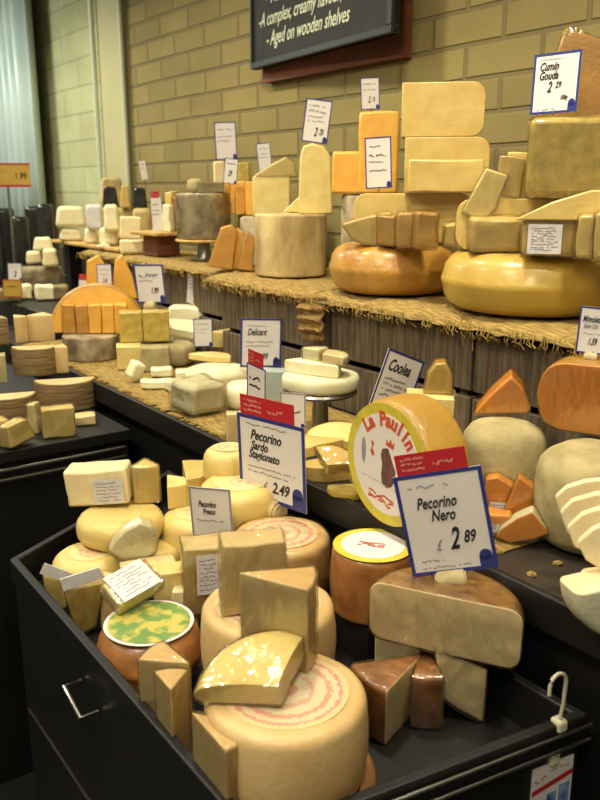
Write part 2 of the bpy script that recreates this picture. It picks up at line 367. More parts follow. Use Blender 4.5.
def card(label, quad, depthZ, lines=(), header=None, peg=False, scrib=3, border='blue', seed=0, name='price_card', group=None, logo=True, depthP=None, cat='price card', pegdy=0):
    """price card fitted to four seen corners (bl,br,tr,tl), bottom edge level at height depthZ"""
    bl, br, tr, tl = quad
    A = at(*bl, Z=depthZ) if depthP is None else at(*bl, Y=depthP); 
    zz = A.z
    # rectangle: unknown far corner depths found by small search so edges are square and the outline matches
    k = mpp(A); rgt = Vector((math.cos(facing(A)), math.sin(facing(A)), 0)); awy = Vector((-rgt.y, rgt.x, 0))
    def proj(P):
        v = P-EYE; c = v.dot(fw); return (300+F*v.dot(rt)/c, 400-F*v.dot(upv)/c)
    tgt = [bl, br, tr, tl]
    w = math.dist(bl, br)*k; h = math.dist(bl, tl)*k
    prm = [0., 0., 0., w, h]; LEAN = 400                     # yaw, lean back, roll, width, height
    def corners(q):
        m = Matrix.Rotation(facing(A), 3, 'Z') @ Matrix.Rotation(q[0], 3, 'Z') @ Matrix.Rotation(q[1], 3, 'X') @ Matrix.Rotation(q[2], 3, 'Y')
        ux, uz = m @ Vector((1, 0, 0)), m @ Vector((0, 0, 1))
        return [A, A+ux*q[3], A+ux*q[3]+uz*q[4], A+uz*q[4]], m
    def err(q):
        cs, _ = corners(q); e = 0
        for P, t in zip(cs, tgt): x, y = proj(P); e += (x-t[0])**2+(y-t[1])**2
        return e+LEAN*q[1]**2+12*q[0]**2+6*max(0, abs(q[1])-.5)*100
    step = [.2, .1, .1, w*.1, h*.1]; best = err(prm)
    for it in range(220):
        imp = False
        for i in range(5):
            for s in (1, -1):
                q = prm[:]; q[i] += s*step[i]; e = err(q)
                if e < best: prm, best, imp = q, e, True
        if not imp: step = [s*.6 for s in step]
    cs, m = corners(prm); w, h = prm[3], prm[4]; t = .0012
    bm = bmesh.new(); abox(bm, -w/2, w/2, 0, t, 0, h)
    root = link(name, bm, M['paper']); root.rotation_euler = m.to_euler(); root.location = (cs[0]+cs[1])/2; tag(root, label, cat, group)
    bm = bmesh.new(); b = min(w, h)*.045; y0, y1 = -.0006, .0
    for (x0, x1, z0, z1) in ((-w/2, w/2, 0, b), (-w/2, w/2, h-b, h), (-w/2, -w/2+b, b, h-b), (w/2-b, w/2, b, h-b)): abox(bm, x0, x1, y0, y1, z0, z1)
    if border: link('printed_border', bm, M[border], root)
    else: bm.free()
    if logo:
        bm = bmesh.new(); s = w*.17; abox(bm, w/2-b-s*.9, w/2-b, -.0009, 0, b, b+s*.75)
        bmesh.ops.create_cone(bm, cap_ends=True, segments=16, radius1=s*.42, radius2=s*.42, depth=.0009, matrix=Matrix.Translation((w/2-b-s*.45, -.00045, b+s*.8)) @ Matrix.Rotation(R(90), 4, 'X'))
        link('corner_logo', bm, M['blue'], root)
    for (txt, sx, sz, size, mm, ww) in lines:
        text_part('handwriting', txt, size*h*1.12, (-w/2+sx*w, -.0008, sz*h), M[mm], root, .35, ww*w/h, size*h*.018)
    if scrib:
        bm = bmesh.new(); rn = random.Random(seed)
        for (z, a, x1, n, th) in scrib if isinstance(scrib, (list, tuple)) else [(.82, .03, .35, 12, .010), (.62, .02, .3, 16, .006), (.52, .02, .2, 16, .006), (.25, .05, .25, 6, .014)][:scrib+1]:
            strokes(bm, -w*.36, w*x1, z*h, a*h, -.0008, n, th*h, rn.random())
        link('small_writing', bm, M['greyink' if lines else 'ink'], root)
    CARDS.append(root)
    if header:
        bm = bmesh.new(); hh = header*h; abox(bm, -w*.44, w*.36, 0, .001, h, h+hh)
        hd = link('red_header', bm, M['red'], root); hd['label'] = 'red strip above the card'
        bm = bmesh.new(); 
        for i in range(3): strokes(bm, -w*.38, -w*.12, h+hh*(.75-.25*i), hh*.05, -.0004, 14, hh*.05, i+seed)
        strokes(bm, -w*.02, w*.2, h+hh*.42, hh*.12, -.0004, 12, hh*.05, seed+5)
        link('header_print', bm, M['pink_ink'], hd)
    if peg:
        r = peg*w if peg < 1 else .008; L_ = w*.36
        bm = bmesh.new(); bmesh.ops.create_cone(bm, cap_ends=True, segments=20, radius1=r, radius2=r, depth=L_)
        bmesh.ops.bevel(bm, geom=[e for e in bm.edges if len(e.link_faces) == 2 and e.calc_face_angle(0) > 1], offset=r*.2, segments=2, affect='EDGES')
        pg = link('card_holder', bm, M['peg'], root, smooth=40); pg.rotation_euler = (0, R(90), 0); pg.location = (-w*.06, 0, -r*.7+pegdy)
    return root
# ================================================================ the room
def sbox(name, x0, x1, y0, y1, z0, z1, m, bevel=0):
    bm = bmesh.new(); abox(bm, x0, x1, y0, y1, z0, z1); return link(name, bm, m, bevel=bevel)
WALL = 1.78
BX = at(127, 100, Y=WALL-.02).x; CX = at(97, 100, Y=WALL-.05).x; PX = at(24, 100, Y=WALL-.16).x
struct(sbox('floor', -7.2, 1.6, -2.0, WALL+.1, -.05, 0, M['floor']))
struct(sbox('wall_back', BX, 1.6, WALL, WALL+.12, 0, 3.0, M['brick']))
struct(sbox('wall_far', -7.2, BX, WALL+.02, WALL+.12, 0, 3.0, M['painted']))
struct(sbox('wall_left', -7.3, -7.2, -2.0, WALL+.1, 0, 3.0, M['painted']))
struct(sbox('ceiling', -7.2, 1.6, -2.0, WALL+.1, 3.0, 3.06, M['ceil']))
struct(sbox('wall_pier', CX, BX-.02, WALL-.03, WALL+.02, 0, 3.0, mat('cream paint', '#b4ae84', '#a8a27a', scale=2, rough=.7)))
bm = bmesh.new(); tube(bm, [(BX-.01, WALL-.03, 0), (BX-.01, WALL-.03, 3)], .011); struct(link('trim_1', bm, M['trimwhite'], smooth=40))
bm = bmesh.new(); tube(bm, [(CX-.01, WALL-.05, 0), (CX-.01, WALL-.05, 3)], .014); struct(link('trim_2', bm, M['trimwhite'], smooth=40))
# folded plastic curtain at the far end
bm = bmesh.new(); pts = []; n = 150
for i in range(n+1):
    x = PX-2.0*i/n; a = i/n*2*math.pi*15; pts.append((x, WALL-.12+.05*math.sin(a)))
vs = [[bm.verts.new((x, y, z)) for z in (1.012, 1.8, 2.99)] for x, y in pts]
for i in range(n):
    for j in range(2): bm.faces.new((vs[i][j], vs[i+1][j], vs[i+1][j+1], vs[i][j+1]))
cur = link('strip_curtain', bm, M['white_tube'], smooth=60); s = cur.modifiers.new('t', 'SOLIDIFY'); s.thickness = .006
tag(cur, 'pale grey folded strip curtain at the far left end of the wall', 'curtain')

# chalkboard on the brick, its right end standing off the wall a little
a = at(253, 70, Y=WALL-.06); b = at(394, 33, Z=a.z)
dx = Vector((b.x-a.x, b.y-a.y, 0)); L_ = dx.length; rz = math.atan2(dx.y, dx.x)
sg = empty('chalkboard_sign', a, rz); tag(sg, 'black chalkboard with white handwriting hung on the brick wall', 'sign')
bm = bmesh.new(); abox(bm, 0, L_, 0, .018, 0, .62); link('writing_board', bm, M['board'], sg)
bm = bmesh.new(); fr = .022
for q in ((0, L_, 0, fr), (0, L_, .62-fr, .62), (0, fr*.5, fr, .62-fr), (L_-fr, L_, fr, .62-fr)): abox(bm, q[0], q[1], -.012, .02, q[2], q[3])
link('sign_frame', bm, M['board_frame'], sg, bevel=.003)
for txt, x, z, s in (('- Handmade', .105, .200, .074), ('-A complex, creamy flavour, long fin', .05, .132, .064), ('- Aged on wooden shelves', .105, .066, .066)):
    text_part('chalk_writing', txt, s, (x, -.002, z), M['chalk'], sg, .35, .72, .0006)
bm = bmesh.new(); vs = [bm.verts.new((x, -.002, z)) for x, z in ((.012, .235), (.055, .262), (.06, .31), (.012, .31))]; bm.faces.new(vs); link('paint_flash', bm, M['chalk'], sg)
a2 = at(264, 83, Y=WALL-.03); xr = at(470, 50, Y=WALL-.03).x
bt = sbox('backing_panel', a2.x, at(404, 60, Y=WALL-.03).x, WALL-.035, WALL-.001, a2.z, a2.z+.5, M['redwood']); tag(bt, 'red brown wooden backing panel behind the chalkboard', 'panel')

# ---------------------------------------------------------------- counters
CT = 1.0; SH = 1.30; BF = .80; WT = .93; CF = 1.27
ct = empty('display_counter', (-1.5, .88, 0)); tag(ct, 'long dark counter under the crates and straw mats along the brick wall', 'counter')
def part(name, x0, x1, y0, y1, z0, z1, m, par, bevel=0):
    o = sbox(name, x0, x1, y0, y1, z0, z1, m, bevel); o.parent = par; o.matrix_parent_inverse = Matrix.Translation(-par.location); return o
part('counter_top', -5.25, .5, .88, WALL-.005, CT-.03, CT, M['counter_top'], ct, .003)
part('front_panel', -5.25, .5, .905, WALL-.005, 0, CT-.03, M['black'], ct)
part('front_lip', -5.25, .5, .875, .89, CT-.05, CT+.006, M['black'], ct, .003)
wg = empty('side_counter', (-1.93, 0, 0)); tag(wg, 'black side counter at left carrying stacked brown cheeses', 'counter')
part('counter_top', -3.0, -1.95, -.6, .86, WT-.03, WT, M['black'], wg, .003)
part('front_panel', -3.0, -1.97, -.6, .86, 0, WT-.03, M['black'], wg)
for z in (WT-.045, WT-.07):
    bm = bmesh.new(); tube(bm, [(-1.945, -.6, z), (-1.945, .84, z)], .004); o = link('price_rail', bm, M['steel'], wg, smooth=40); o.matrix_parent_inverse = Matrix.Translation(-wg.location)
rs = sbox('low_plinth', -1.91, -1.77, .52, .87, 0, .66, M['black'], .004); tag(rs, 'low black plinth in the gap between the bin and side counter', 'plinth')

# refrigerated bin
RT = .87
fp = [(-1.47, .388), (-.615, .388), (-.535, .87), (-1.75, .87)]      # outer outline, anticlockwise
def inset(poly, d):
    out = []; n = len(poly)
    for i in range(n):
        p0, p1, p2 = Vector(poly[i-1]), Vector(poly[i]), Vector(poly[(i+1) % n])
        e1, e2 = (p1-p0).normalized(), (p2-p1).normalized(); n1, n2 = Vector((-e1.y, e1.x)), Vector((-e2.y, e2.x))
        bis = (n1+n2).normalized(); out.append(tuple(p1+bis*d/bis.dot(n1)))
    return out
bn = empty('cheese_bin', (-1.0, .6, 0)); tag(bn, 'low black refrigerated bin in the foreground filled with pecorino wheels', 'display bin')
def ring(name, po, pi_, z0, z1, m, bevel=0):
    bm = bmesh.new(); n = len(po)
    v = [[bm.verts.new((x, y, z)) for x, y in p] for p, z in ((po, z0), (po, z1), (pi_, z1), (pi_, z0))]
    for i in range(n):
        j = (i+1) % n
        for k in range(4): bm.faces.new((v[k][i], v[k][j], v[(k+1) % 4][j], v[(k+1) % 4][i]))
    o = link(name, bm, m, bn, bevel=bevel); o.matrix_parent_inverse = Matrix.Translation(-bn.location); return o
ring('bin_rim', fp, inset(fp, .016), RT-.045, RT, M['black'], .003)
ring('bin_wall', inset(fp, .006), inset(fp, .014), 0.02, RT-.045, M['black'])
bm = bmesh.new(); bm.faces.new([bm.verts.new((x, y, BF)) for x, y in inset(fp, .010)]); g = bmesh.ops.extrude_face_region(bm, geom=bm.faces[:]); bmesh.ops.translate(bm, verts=[v for v in g['geom'] if isinstance(v, bmesh.types.BMVert)], vec=(0, 0, -.02))
o = link('bin_floor', bm, M['black'], bn); o.matrix_parent_inverse = Matrix.Translation(-bn.location)
p, q = Vector((*fp[1], 0)), Vector((*fp[2], 0)); e = (q-p).normalized(); nn = Vector((e.y, -e.x, 0))
for z in (RT-.012, RT-.034):
    bm = bmesh.new(); tube(bm, [p+nn*.006+Vector((0, 0, z)), q+nn*.006+Vector((0, 0, z))], .0028)
    o = link('price_rail', bm, M['steel'], bn, smooth=40); o.matrix_parent_inverse = Matrix.Translation(-bn.location)
# bar handle on the aisle side
h1, h2 = at(80, 681, Y=.388), at(97, 712, Y=.388); zc = (h1.z+h2.z)/2
bm = bmesh.new(); tube(bm, [(h1.x, .39, h1.z), (h1.x, .362, h1.z), (h2.x, .362, h2.z), (h2.x, .39, h2.z)], .0038)
o = link('door_handle', bm, M['steel'], bn, smooth=40); o.matrix_parent_inverse = Matrix.Translation(-bn.location)
for z in (.55, .25):
    bm = bmesh.new(); abox(bm, -1.45, -.63, .3905, .3955, z, z+.004); o = link('panel_seam', bm, M['counter_top'], bn); o.matrix_parent_inverse = Matrix.Translation(-bn.location)

# ---------------------------------------------------------------- crates along the wall
def crate(name, label, x0, x1, y0, y1, z0, z1, gaps, grp=None):
    t = empty(name, ((x0+x1)/2, y0, z0)); tag(t, label, 'crate', grp); W_ = (x1-x0)/2; D = y1-y0; Hh = z1-z0
    def pl(nm, *b):
        bm = bmesh.new(); abox(bm, *b); return link(nm, bm, M['wood'], t, bevel=.003)
    zz = 0
    for k, hgt in enumerate(gaps):
        pl('front_plank', -W_+.004, W_-.004, 0, .014, zz+.003, zz+hgt-.011); 
        pl('side_plank', -W_+.004, -W_+.018, .016, D, zz+.003, zz+hgt-.011); pl('side_plank', W_-.018, W_-.004, .016, D, zz+.003, zz+hgt-.011); zz += hgt
    for s in (-1, 1): pl('corner_post', s*(W_-.034)-.012, s*(W_-.034)+.012, .0145, .038, 0, Hh-.003)
    pl('back_board', -W_+.02, W_-.02, D-.02, D-.006, 0, Hh-.012); pl('top_board', -W_+.002, W_-.002, .015, D, Hh-.012, Hh)
    return t
XS = [at(x, 340, Y=CF).x for x in (222, 330, 474)]
crate('wooden_crate', 'weathered crate right of the string tassel under the front gouda wheel', XS[2], XS[2]+.62, CF, WALL-.02, CT, SH-.012, (.135, .135))
crate('wooden_crate', 'weathered crate under the second gouda wheel behind the leaning round cheese', XS[1], XS[2], CF, WALL-.02, CT, SH-.012, (.135, .14))
crate('wooden_crate', 'weathered crate under the tall tan cylinder behind the white cheeses', XS[0], XS[1], CF, WALL-.02, CT, SH-.012, (.14, .14))
crate('wooden_crate', 'dark crate far left under the shelf of mottled grey cylinders', XS[0]-.66, XS[0]-.003, CF+.09, WALL-.02, CT, SH-.012, (.14, .14))
crate('wooden_crate', 'dark crate farthest left under the board of white half cheeses', XS[0]-1.32, XS[0]-.665, CF+.09, WALL-.02, CT, SH-.012, (.14, .14))

crate('wooden_crate', 'dark crate set back behind the long white cheese board', XS[0]-2.0, XS[0]-1.325, CF+.22, WALL-.02, CT, SH-.012, (.14, .14))
def straw_mat(name, label, x0, x1, y0, y1, z, droop=.0, fringe=.02, rz=0, seed=1, sides=False, cnt=200, cat='straw mat'):
    t = empty(name, ((x0+x1)/2, (y0+y1)/2, z), R(rz)); tag(t, label, cat)
    W_, D = (x1-x0)/2, (y1-y0)/2; nx = max(10, int((x1-x0)*70)); ny = 14; rn = random.Random(seed)
    bm = bmesh.new(); g = []
    for i in range(nx+1):
        col = []; x = -W_+2*W_*i/nx; jag = .022*noise.noise(Vector((x*25, seed, 0)))+rn.uniform(-.004, .004)
        for j in range(ny+1):
            v = j/ny; y = -D+jag*(1-v)+2*D*v; zz = .004+.0035*noise.noise(Vector((x*60, y*60, seed)))
            if droop: zz -= droop*max(0, (1-v*8))**1.2
            else: zz *= .6 if j == 0 else 1
            col.append(bm.verts.new((x, y, max(zz, .0015) if not droop else zz)))
        g.append(col)
    for i in range(nx):
        for j in range(ny): bm.faces.new((g[i][j], g[i+1][j], g[i+1][j+1], g[i][j+1]))
    o = link('woven_straw', bm, M['straw'], t, smooth=60); s = o.modifiers.new('t', 'SOLIDIFY'); s.thickness = .003; s.offset = 1 if not droop else 0
    bm = bmesh.new()
    for k in range(int(cnt*(x1-x0))):
        x = rn.uniform(-W_, W_); l = fringe*rn.uniform(.3, 1.3); y = -D+rn.uniform(0, .012)
        if droop: tube(bm, [(x, y, .003-droop*.4), (x+rn.uniform(-.006, .006), y-.006, -droop-.3*l), (x+rn.uniform(-.012, .012), y-.004, -droop-l)], .0011, 4)
        else: tube(bm, [(x, y+.004, .005), (x+rn.uniform(-.01, .01), y-l*.8, .0025+rn.uniform(0, .003))], .0010, 4)
    fr_ = link('frayed_edge', bm, M['fibre'], t); fr_['kind'] = 'stuff'; return t
straw_mat('straw_mat', 'straw mat with ragged front edge under the two big gouda wheels', XS[1]-.06, XS[2]+.6, CF-.035, WALL-.08, SH-.008, .02, .012, 0, 3)
m2 = straw_mat('straw_mat', 'straw mat under the tall tan cylinder with a bunched flap hanging down', XS[0]-.06, XS[1]-.065, CF-.03, WALL-.08, SH-.008, .02, .014, 0, 5)
straw_mat('straw_mat', 'dark frayed straw mat under the grey cylinders at upper left', XS[0]-1.32, XS[0]-.065, CF+.06, WALL-.08, SH-.008, .016, .014, 0, 8)
straw_mat('straw_mat', 'long straw mat on the counter under the soft white cheeses', -2.95, -1.42, .905, 1.255, CT, 0, .03, 0, 11, cnt=260)
straw_mat('straw_mat', 'small straw mat under the orange cheese pieces and label', -1.16, -.745, .945, 1.2, CT, 0, .02, -4, 12)
# bunched flap of sacking hanging over the crate
f0, f1 = at(298, 300, Y=CF-.03), at(327, 296, Y=CF-.03); W_ = f1.x-f0.x; zt = SH-.012; hgt = (zt-at(312, 340, Y=CF-.03).z)
bm = bmesh.new(); g = []
for i in range(25):
    col = []; u = i/24
    for j in range(15):
        v = j/14; col.append(bm.verts.new((f0.x+W_*(.05+.15*v*(1-2*u)*.6+.9*u), CF-.028-.012*math.sin(v*math.pi)-.007*math.sin(v*26+u*2), zt-hgt*v-.014*u*v*noise.noise(Vector((u*5, v*4, 0))))))
    g.append(col)
for i in range(24):
    for j in range(14): bm.faces.new((g[i][j], g[i+1][j], g[i+1][j+1], g[i][j+1]))
fl = link('hanging_flap', bm, M['sack'], m2, smooth=70); fl.matrix_parent_inverse = Matrix.Translation(-m2.location); s = fl.modifiers.new('t', 'SOLIDIFY'); s.thickness = .008
# string tassel on the crate
bm = bmesh.new(); q = at(462, 330, Y=CF-.012); rn = random.Random(4)
tube(bm, [at(461, 314, Y=CF-.03), at(463, 345, Y=CF-.03)], .0016, 5)
for k in range(6): tube(bm, [at(466+k, 317, Y=CF-.014), at(468+rn.uniform(-4, 5), 330, Y=CF-.02), at(468+rn.uniform(-6, 7), 345+rn.uniform(-3, 8), Y=CF-.018)], .0011, 4)
tag(link('string_tassel', bm, M['fibre']), 'loose pale string tassel hanging at the corner of two crates', 'string')
# ================================================================ foreground bin
w1 = wheel('pecorino_cheese', 'nearest big pale pecorino wheel with pink ringed print on its round board', 'cheese wheel', 286, 690, .95, 162, .115, 'pecorino_rind', .014, .003, topm='pecorino_rind')
disc('top_label', w1, .078, M['ring_label'])
o = wheel('round_board', 'round brown wooden board under the nearest pecorino wheel', 'board', 290, 794, .835, 0, .035, 'boardwood', .006, r=.108); o.location = (w1.location.x+.006, w1.location.y+.004, BF)
w2 = wheel('pecorino_cheese', 'middle pecorino wheel with pink ringed print behind the nearest one', 'cheese wheel', 268, 602, .95, 137, .115, 'pecorino_rind', .014, .003, topm='pecorino_rind', r=.1)
disc('top_label', w2, .080, M['ring_label'])
o = wheel('round_board', 'round brown wooden board under the middle pecorino wheel', 'board', 268, 600, .835, 0, .035, 'boardwood', .006, r=.1); o.location = (w2.location.x, w2.location.y, BF)
w3 = wheel('pecorino_cheese', 'film wrapped pecorino wheel under the tall Pecorino Sardo price card', 'cheese wheel', 281, 533, .955, 100, .12, 'pecorino_rind', .014, .003, topm='pecorino_rind', r=.088)
disc('top_label', w3, .068, M['ring_label']); wrap(w3, .002, .005, 3)
o = wheel('round_board', 'round wooden board under the film wrapped pecorino wheel', 'board', 281, 600, .835, 0, .035, 'boardwood', .006, r=.085); o.location = (w3.location.x, w3.location.y, BF)
wedge('cheese_wedge', 'tall cut pecorino wedge standing on the nearest wheel', 'cheese wedge', 285, 658, .95, 76, 38, 84, 350, 'pecorino', 'pecorino_rind', film=True, top=1)
wedge('cheese_wedge', 'film wrapped pale wedge with tight shiny wrinkles lying on the nearest wheel', 'cheese wedge', 256, 684, .951, 84, 100, dirn=116, m='pale', rind='pale', h=.027, tilt=10, roll=-8, bev=.012, dome=.55, film=True)
block('cheese_wedge', 'large wrapped pecorino wedge standing on the middle wheel', 'cheese wedge', 256, 615, .95, 66, 72, .05, 8, 'pecorino', film=True, taper=.04)
o = block('cheese_wedge', 'wrapped pecorino piece with white label left of the large wrapped wedge', 'cheese wedge', 206, 615, .83, 40, 68, .06, 6, 'pecorino', film=True, bevel=.004)
price_label(o, .006, -.0065, .078, .040, .074, rows=8)
# orange brown wheel with the colourful label
w4 = wheel('orange_rind_cheese', 'orange brown round cheese with a green and yellow label', 'cheese wheel', 149, 622, .895, 104, .09, 'red_rind', .035, .004)
disc('label_ring', w4, .070, M['paper'], z=w4['_h']-.0005); disc('printed_label', w4, .064, M['green_print'], z=w4['_h']+.0005)
o = block('cheese_wedge', 'wrapped piece with large white label leaning on the orange brown wheel', 'cheese wedge', 141, 606, .897, 52, None, .05, 38, 'cream', h=.026, tilt=24, roll=8, film=True)
price_label(o, 0, .027, .0295, .072, .058, (-90, 0, 0), 7, 3)
# wedges against the left rim
wedge('cheese_wedge', 'upright pecorino wedge behind the other two along the left rim', 'cheese wedge', 164, 654, BF, 52, 44, dirn=140, m='pecorino', rind='pecorino_rind', Zt=.935, film=True, top=1)
o = wedge('cheese_wedge', 'upright pecorino wedge with white side label between two others at the left rim', 'cheese wedge', 171, 676, BF, 38, 52, dirn=88, m='pecorino', rind='pecorino_rind', Zt=.94, film=True, top=1)
price_label(o, .0105, .002, .07, .026, .09, (0, 0, 63), 9, 5)
wedge('cheese_wedge', 'nearest upright pecorino wedge in shiny film at the left rim', 'cheese wedge', 222, 728, BF, 72, 36, dirn=316, m='pecorino', rind='pecorino_rind', Zt=.937, film=True, top=1)
# far left end of the bin
pw2 = wheel('pale_round_cheese', 'small pale round cheese with pink print, lower left of the pair', 'cheese wheel', 90, 552, .88, 76, .07, 'pale_rind', .024, 0)
disc('pink_print', pw2, .040, M['pink_label'])
pw1 = wheel('pale_round_cheese', 'pale rounded cheese under the block with a white label', 'cheese wheel', 120, 512, .935, 87, .054, 'pale_rind', .022, 0)
u = wheel('pale_round_cheese', 'pale round cheese almost hidden beneath the labelled block stack', 'cheese wheel', 148, 548, .881, 60, .08, 'pale_rind', .02)
o = block('cheese_block', 'pale cut block with white label on top of the rounded cheese', 'cheese block', 99, 508, .936, 62, 36, .06, -14, 'cream', roll=-4, bevel=.006)
price_label(o, .024, -.003, .03, .06, .05, rows=6, seed=2)
wedge('cheese_wedge', 'small wrapped wedge standing beside the labelled block', 'cheese wedge', 147, 500, .936, 26, 60, 36, 270, 'pale', 'pale_rind', film=True)
poly('cheese_piece', 'shiny wrapped round ended piece in the middle of the left end', 'cheese piece', [(108, 552), (113, 542), (124, 530), (140, 522), (152, 526), (158, 538), (156, 552), (146, 561), (122, 562)], (134, 562, .882), .03, 'white', .006, True)
o = poly('cheese_wedge', 'pale wedge with white label slip at the far left rim', 'cheese wedge', [(43, 574), (70, 582), (68, 604), (60, 610), (46, 594)], (60, 612, BF+.012), .045, 'pale', .003, True)
sl = poly('price_label', None, None, [(42, 573), (47, 563), (75, 573), (71, 583)], (60, 612, BF+.012), .003, 'print', 0); sl.location.y -= .004
o2 = poly('cheese_wedge', 'shiny wrapped wedge with white label slip, second along the left rim', 'cheese wedge', [(64, 588), (104, 580), (101, 600), (96, 624), (82, 632), (72, 618)], (85, 634, BF+.004), .045, 'yellow', .003, True)
sl2 = poly('price_label', None, None, [(62, 579), (101, 567), (107, 577), (66, 591)], (85, 634, BF+.004), .003, 'print', 0); sl2.location.y -= .004
for a_, b_ in ((sl, o), (sl2, o2)):
    bpy.context.view_layer.update(); a_.parent = b_; a_.matrix_parent_inverse = b_.matrix_world.inverted(); a_['label'] = 'white printed label slip'
wedge('cheese_wedge', 'dull tan wedge between the shiny wedge and orange brown wheel', 'cheese wedge', 106, 622, BF+.001, 36, 40, dirn=300, m='pecorino', rind='pecorino_rind', hpx=48)
block('cheese_piece', 'low wrapped piece with crinkled film behind the orange brown wheel', 'cheese piece', 152, 585, BF+.06, 54, None, .05, 10, 'cream', h=.03, film=True)
block('cheese_block', 'pale block under the crinkled wrapped piece', 'cheese block', 150, 600, BF, 56, None, .06, 4, 'pale', h=.06)
block('cheese_block', 'pale upright block left of the labelled pecorino piece', 'cheese block', 172, 574, BF, 34, None, .05, 6, 'pale', Zt=.895)
block('cheese_block', 'narrow pale block wedged beside the green label wheel', 'cheese block', 184, 592, BF, 24, None, .05, -8, 'cream', Zt=.87)
# heap at the back of the bin
for (x, y, zt, zb, w_, lab) in ((228, 447, 1.045, .965, 50, 'topmost pale wheel with pink print left of the tall price card'), (240, 482, 1.0, .92, 84, 'larger pale wheel with pink print left of the tall price card'), (196, 512, .925, BF, 70, 'tan wheel under the leaning grey price card')):
    q = wheel('pale_round_cheese', lab, 'cheese wheel', x, y, zt, w_, zt-zb, 'pale_rind', .024, .002); disc('pink_print', q, q['_r']*.62, M['pink_label'])
for (x, y, zt, zb, w_, lab) in ((240, 490, .92, BF, 80, 'pale wheel at the bottom of the heap behind the tall card'), (228, 470, .965, .89, 50, 'pale wheel hidden inside the heap behind the tall card')):
    pass
o = block('cheese_block', 'tall wrapped pale block standing left of the tall price card', 'cheese block', 235, 414, .92, 18, None, .03, 0, 'cream', Zt=1.07, film=True)
wedge('cheese_wedge', 'big yellow triangular wedge above the leaning grey card', 'cheese wedge', 205, 468, .925, 60, 70, dirn=60, m='yellow', rind='pale_rind', Zt=.985)
wedge('cheese_wedge', 'pale wedge at the left of the big yellow triangle', 'cheese wedge', 178, 480, .925, 36, 60, dirn=300, m='pale', rind='pale_rind', Zt=.975)
# right side of the bin
bw = wheel('brown_rind_cheese', 'brown round cheese with a lemon rimmed label in the bin', 'cheese wheel', 373, 545, .985, 82, .115, 'red_rind', .012, .003)
disc('lemon_rim', bw, bw['_r']*.98, M['lemon_rim']); disc('white_label', bw, bw['_r']*.78, M['paper'], z=bw['_h']+.0006)
bm = bmesh.new(); 
for i in range(3): strokes(bm, -.022, .022, .016-i*.006, .002, 0, 8, .0016, i)
t = link('red_lettering', bm, M['red_ink'], bw); t.rotation_euler = (R(-90), 0, R(-10)); t.location = (-.004, -.012, bw['_h']+.0022)
nb = wedge('brown_rind_half', 'large half wheel of pecorino nero with white cut face under the price card', 'half cheese wheel', 452, 582, .905, 82, 178, dirn=77, m='cream', rind='nero_top', Zt=.996, bev=.02, top=1, Rm=.111)
wrap(nb, .0016, .003, 8)
poly('brown_rind_piece', 'brown rinded wedge showing a tall cream cut face beneath the half wheel', 'cheese wedge', [(428, 652), (454, 662), (482, 674), (478, 728), (452, 714), (435, 702)], (458, 724, BF), .07, 'cream', .004, True, rind='brown_rind').location.y += .012
wedge('brown_rind_piece', 'brown rinded piece with pale cut side under the left of the half wheel', 'cheese wedge', 405, 655, BF, 62, 80, dirn=150, m='cream', rind='brown_rind', h=.09, top=1, bev=.01)
wedge('brown_rind_piece', 'crinkly film wrapped brown wedge with a cream cut side, front right of the nearest wheel', 'cheese wedge', 386, 722, BF, 76, 42, dirn=222, m='cream', rind='brown_rind', h=.088, top=1, bev=.006, film=True)
wedge('brown_rind_piece', 'film wrapped brown wedge with rind to the front beside its crinkly neighbour', 'cheese wedge', 424, 714, BF, 64, 26, dirn=276, m='cream', rind='brown_rind', h=.086, top=1, bev=.006, film=True)
rb = sbox('black_riser', bw.location.x-.05, bw.location.x+.05, bw.location.y-.05, bw.location.y+.04, BF, bw.location.z-.001, M['black']); tag(rb, 'black riser under the lemon labelled brown cheese', 'riser')
# hook and badge on the bin's front rail
p0 = at(549, 722, Z=.858); f = facing(p0); hk = empty('hanging_badge', p0, 0); hk.rotation_euler = (0, 0, math.atan2(e.y, e.x)); hk.scale = (1.15,)*3; hk.location.z += .006; tag(hk, 'hooked badge with a red band clipped on the front rail', 'badge')
bm = bmesh.new(); kx = mpp(p0); pts = []
for i in range(13):
    a_ = math.pi*i/12; pts.append((-.004-.012*math.cos(math.pi-a_)*-1-.006, -.02, .06+.014*math.sin(a_)))
tube(bm, [(-.022, -.018, .048)]+[(-.010-.012*math.cos(math.pi*i/10), -.018, .058+.014*math.sin(math.pi*i/10)) for i in range(11)]+[(.001, -.018, .03), (-.002, -.016, .0), (-.006, -.016, -.03), (-.008, -.016, -.048)], .0022, 8)
link('wire_hook', bm, M['white_plastic'], hk, smooth=50)
bm = bmesh.new(); abox(bm, -.008, .006, -.024, -.008, -.004, .01); link('spring_clip', bm, M['white_plastic'], hk, bevel=.003)
bm = bmesh.new(); abox(bm, -.013, .001, -.022, -.010, -.048, -.032); link('spring_clip', bm, M['white_plastic'], hk, bevel=.003)
bm = bmesh.new(); abox(bm, -.036, .026, -.018, -.016, -.125, -.046); bd = link('badge_card', bm, M['paper'], hk)
bm = bmesh.new(); vs = [bm.verts.new(c) for c in ((-.036, -.0186, -.082), (.026, -.0186, -.070), (.026, -.0186, -.063), (-.036, -.0186, -.075))]; bm.faces.new(vs); link('red_band', bm, M['red'], bd)
bm = bmesh.new(); abox(bm, -.012, .002, -.0186, -.018, -.12, -.086); abox(bm, .006, .022, -.0186, -.018, -.12, -.08); link('blue_print', bm, M['badge_blue'], bd)
bm = bmesh.new(); strokes(bm, -.033, -.016, -.062, .004, -.0187, 5, .0012, 4); strokes(bm, -.01, .02, -.056, .002, -.0187, 9, .0008, 5); link('small_print', bm, M['pink_ink'], bd)
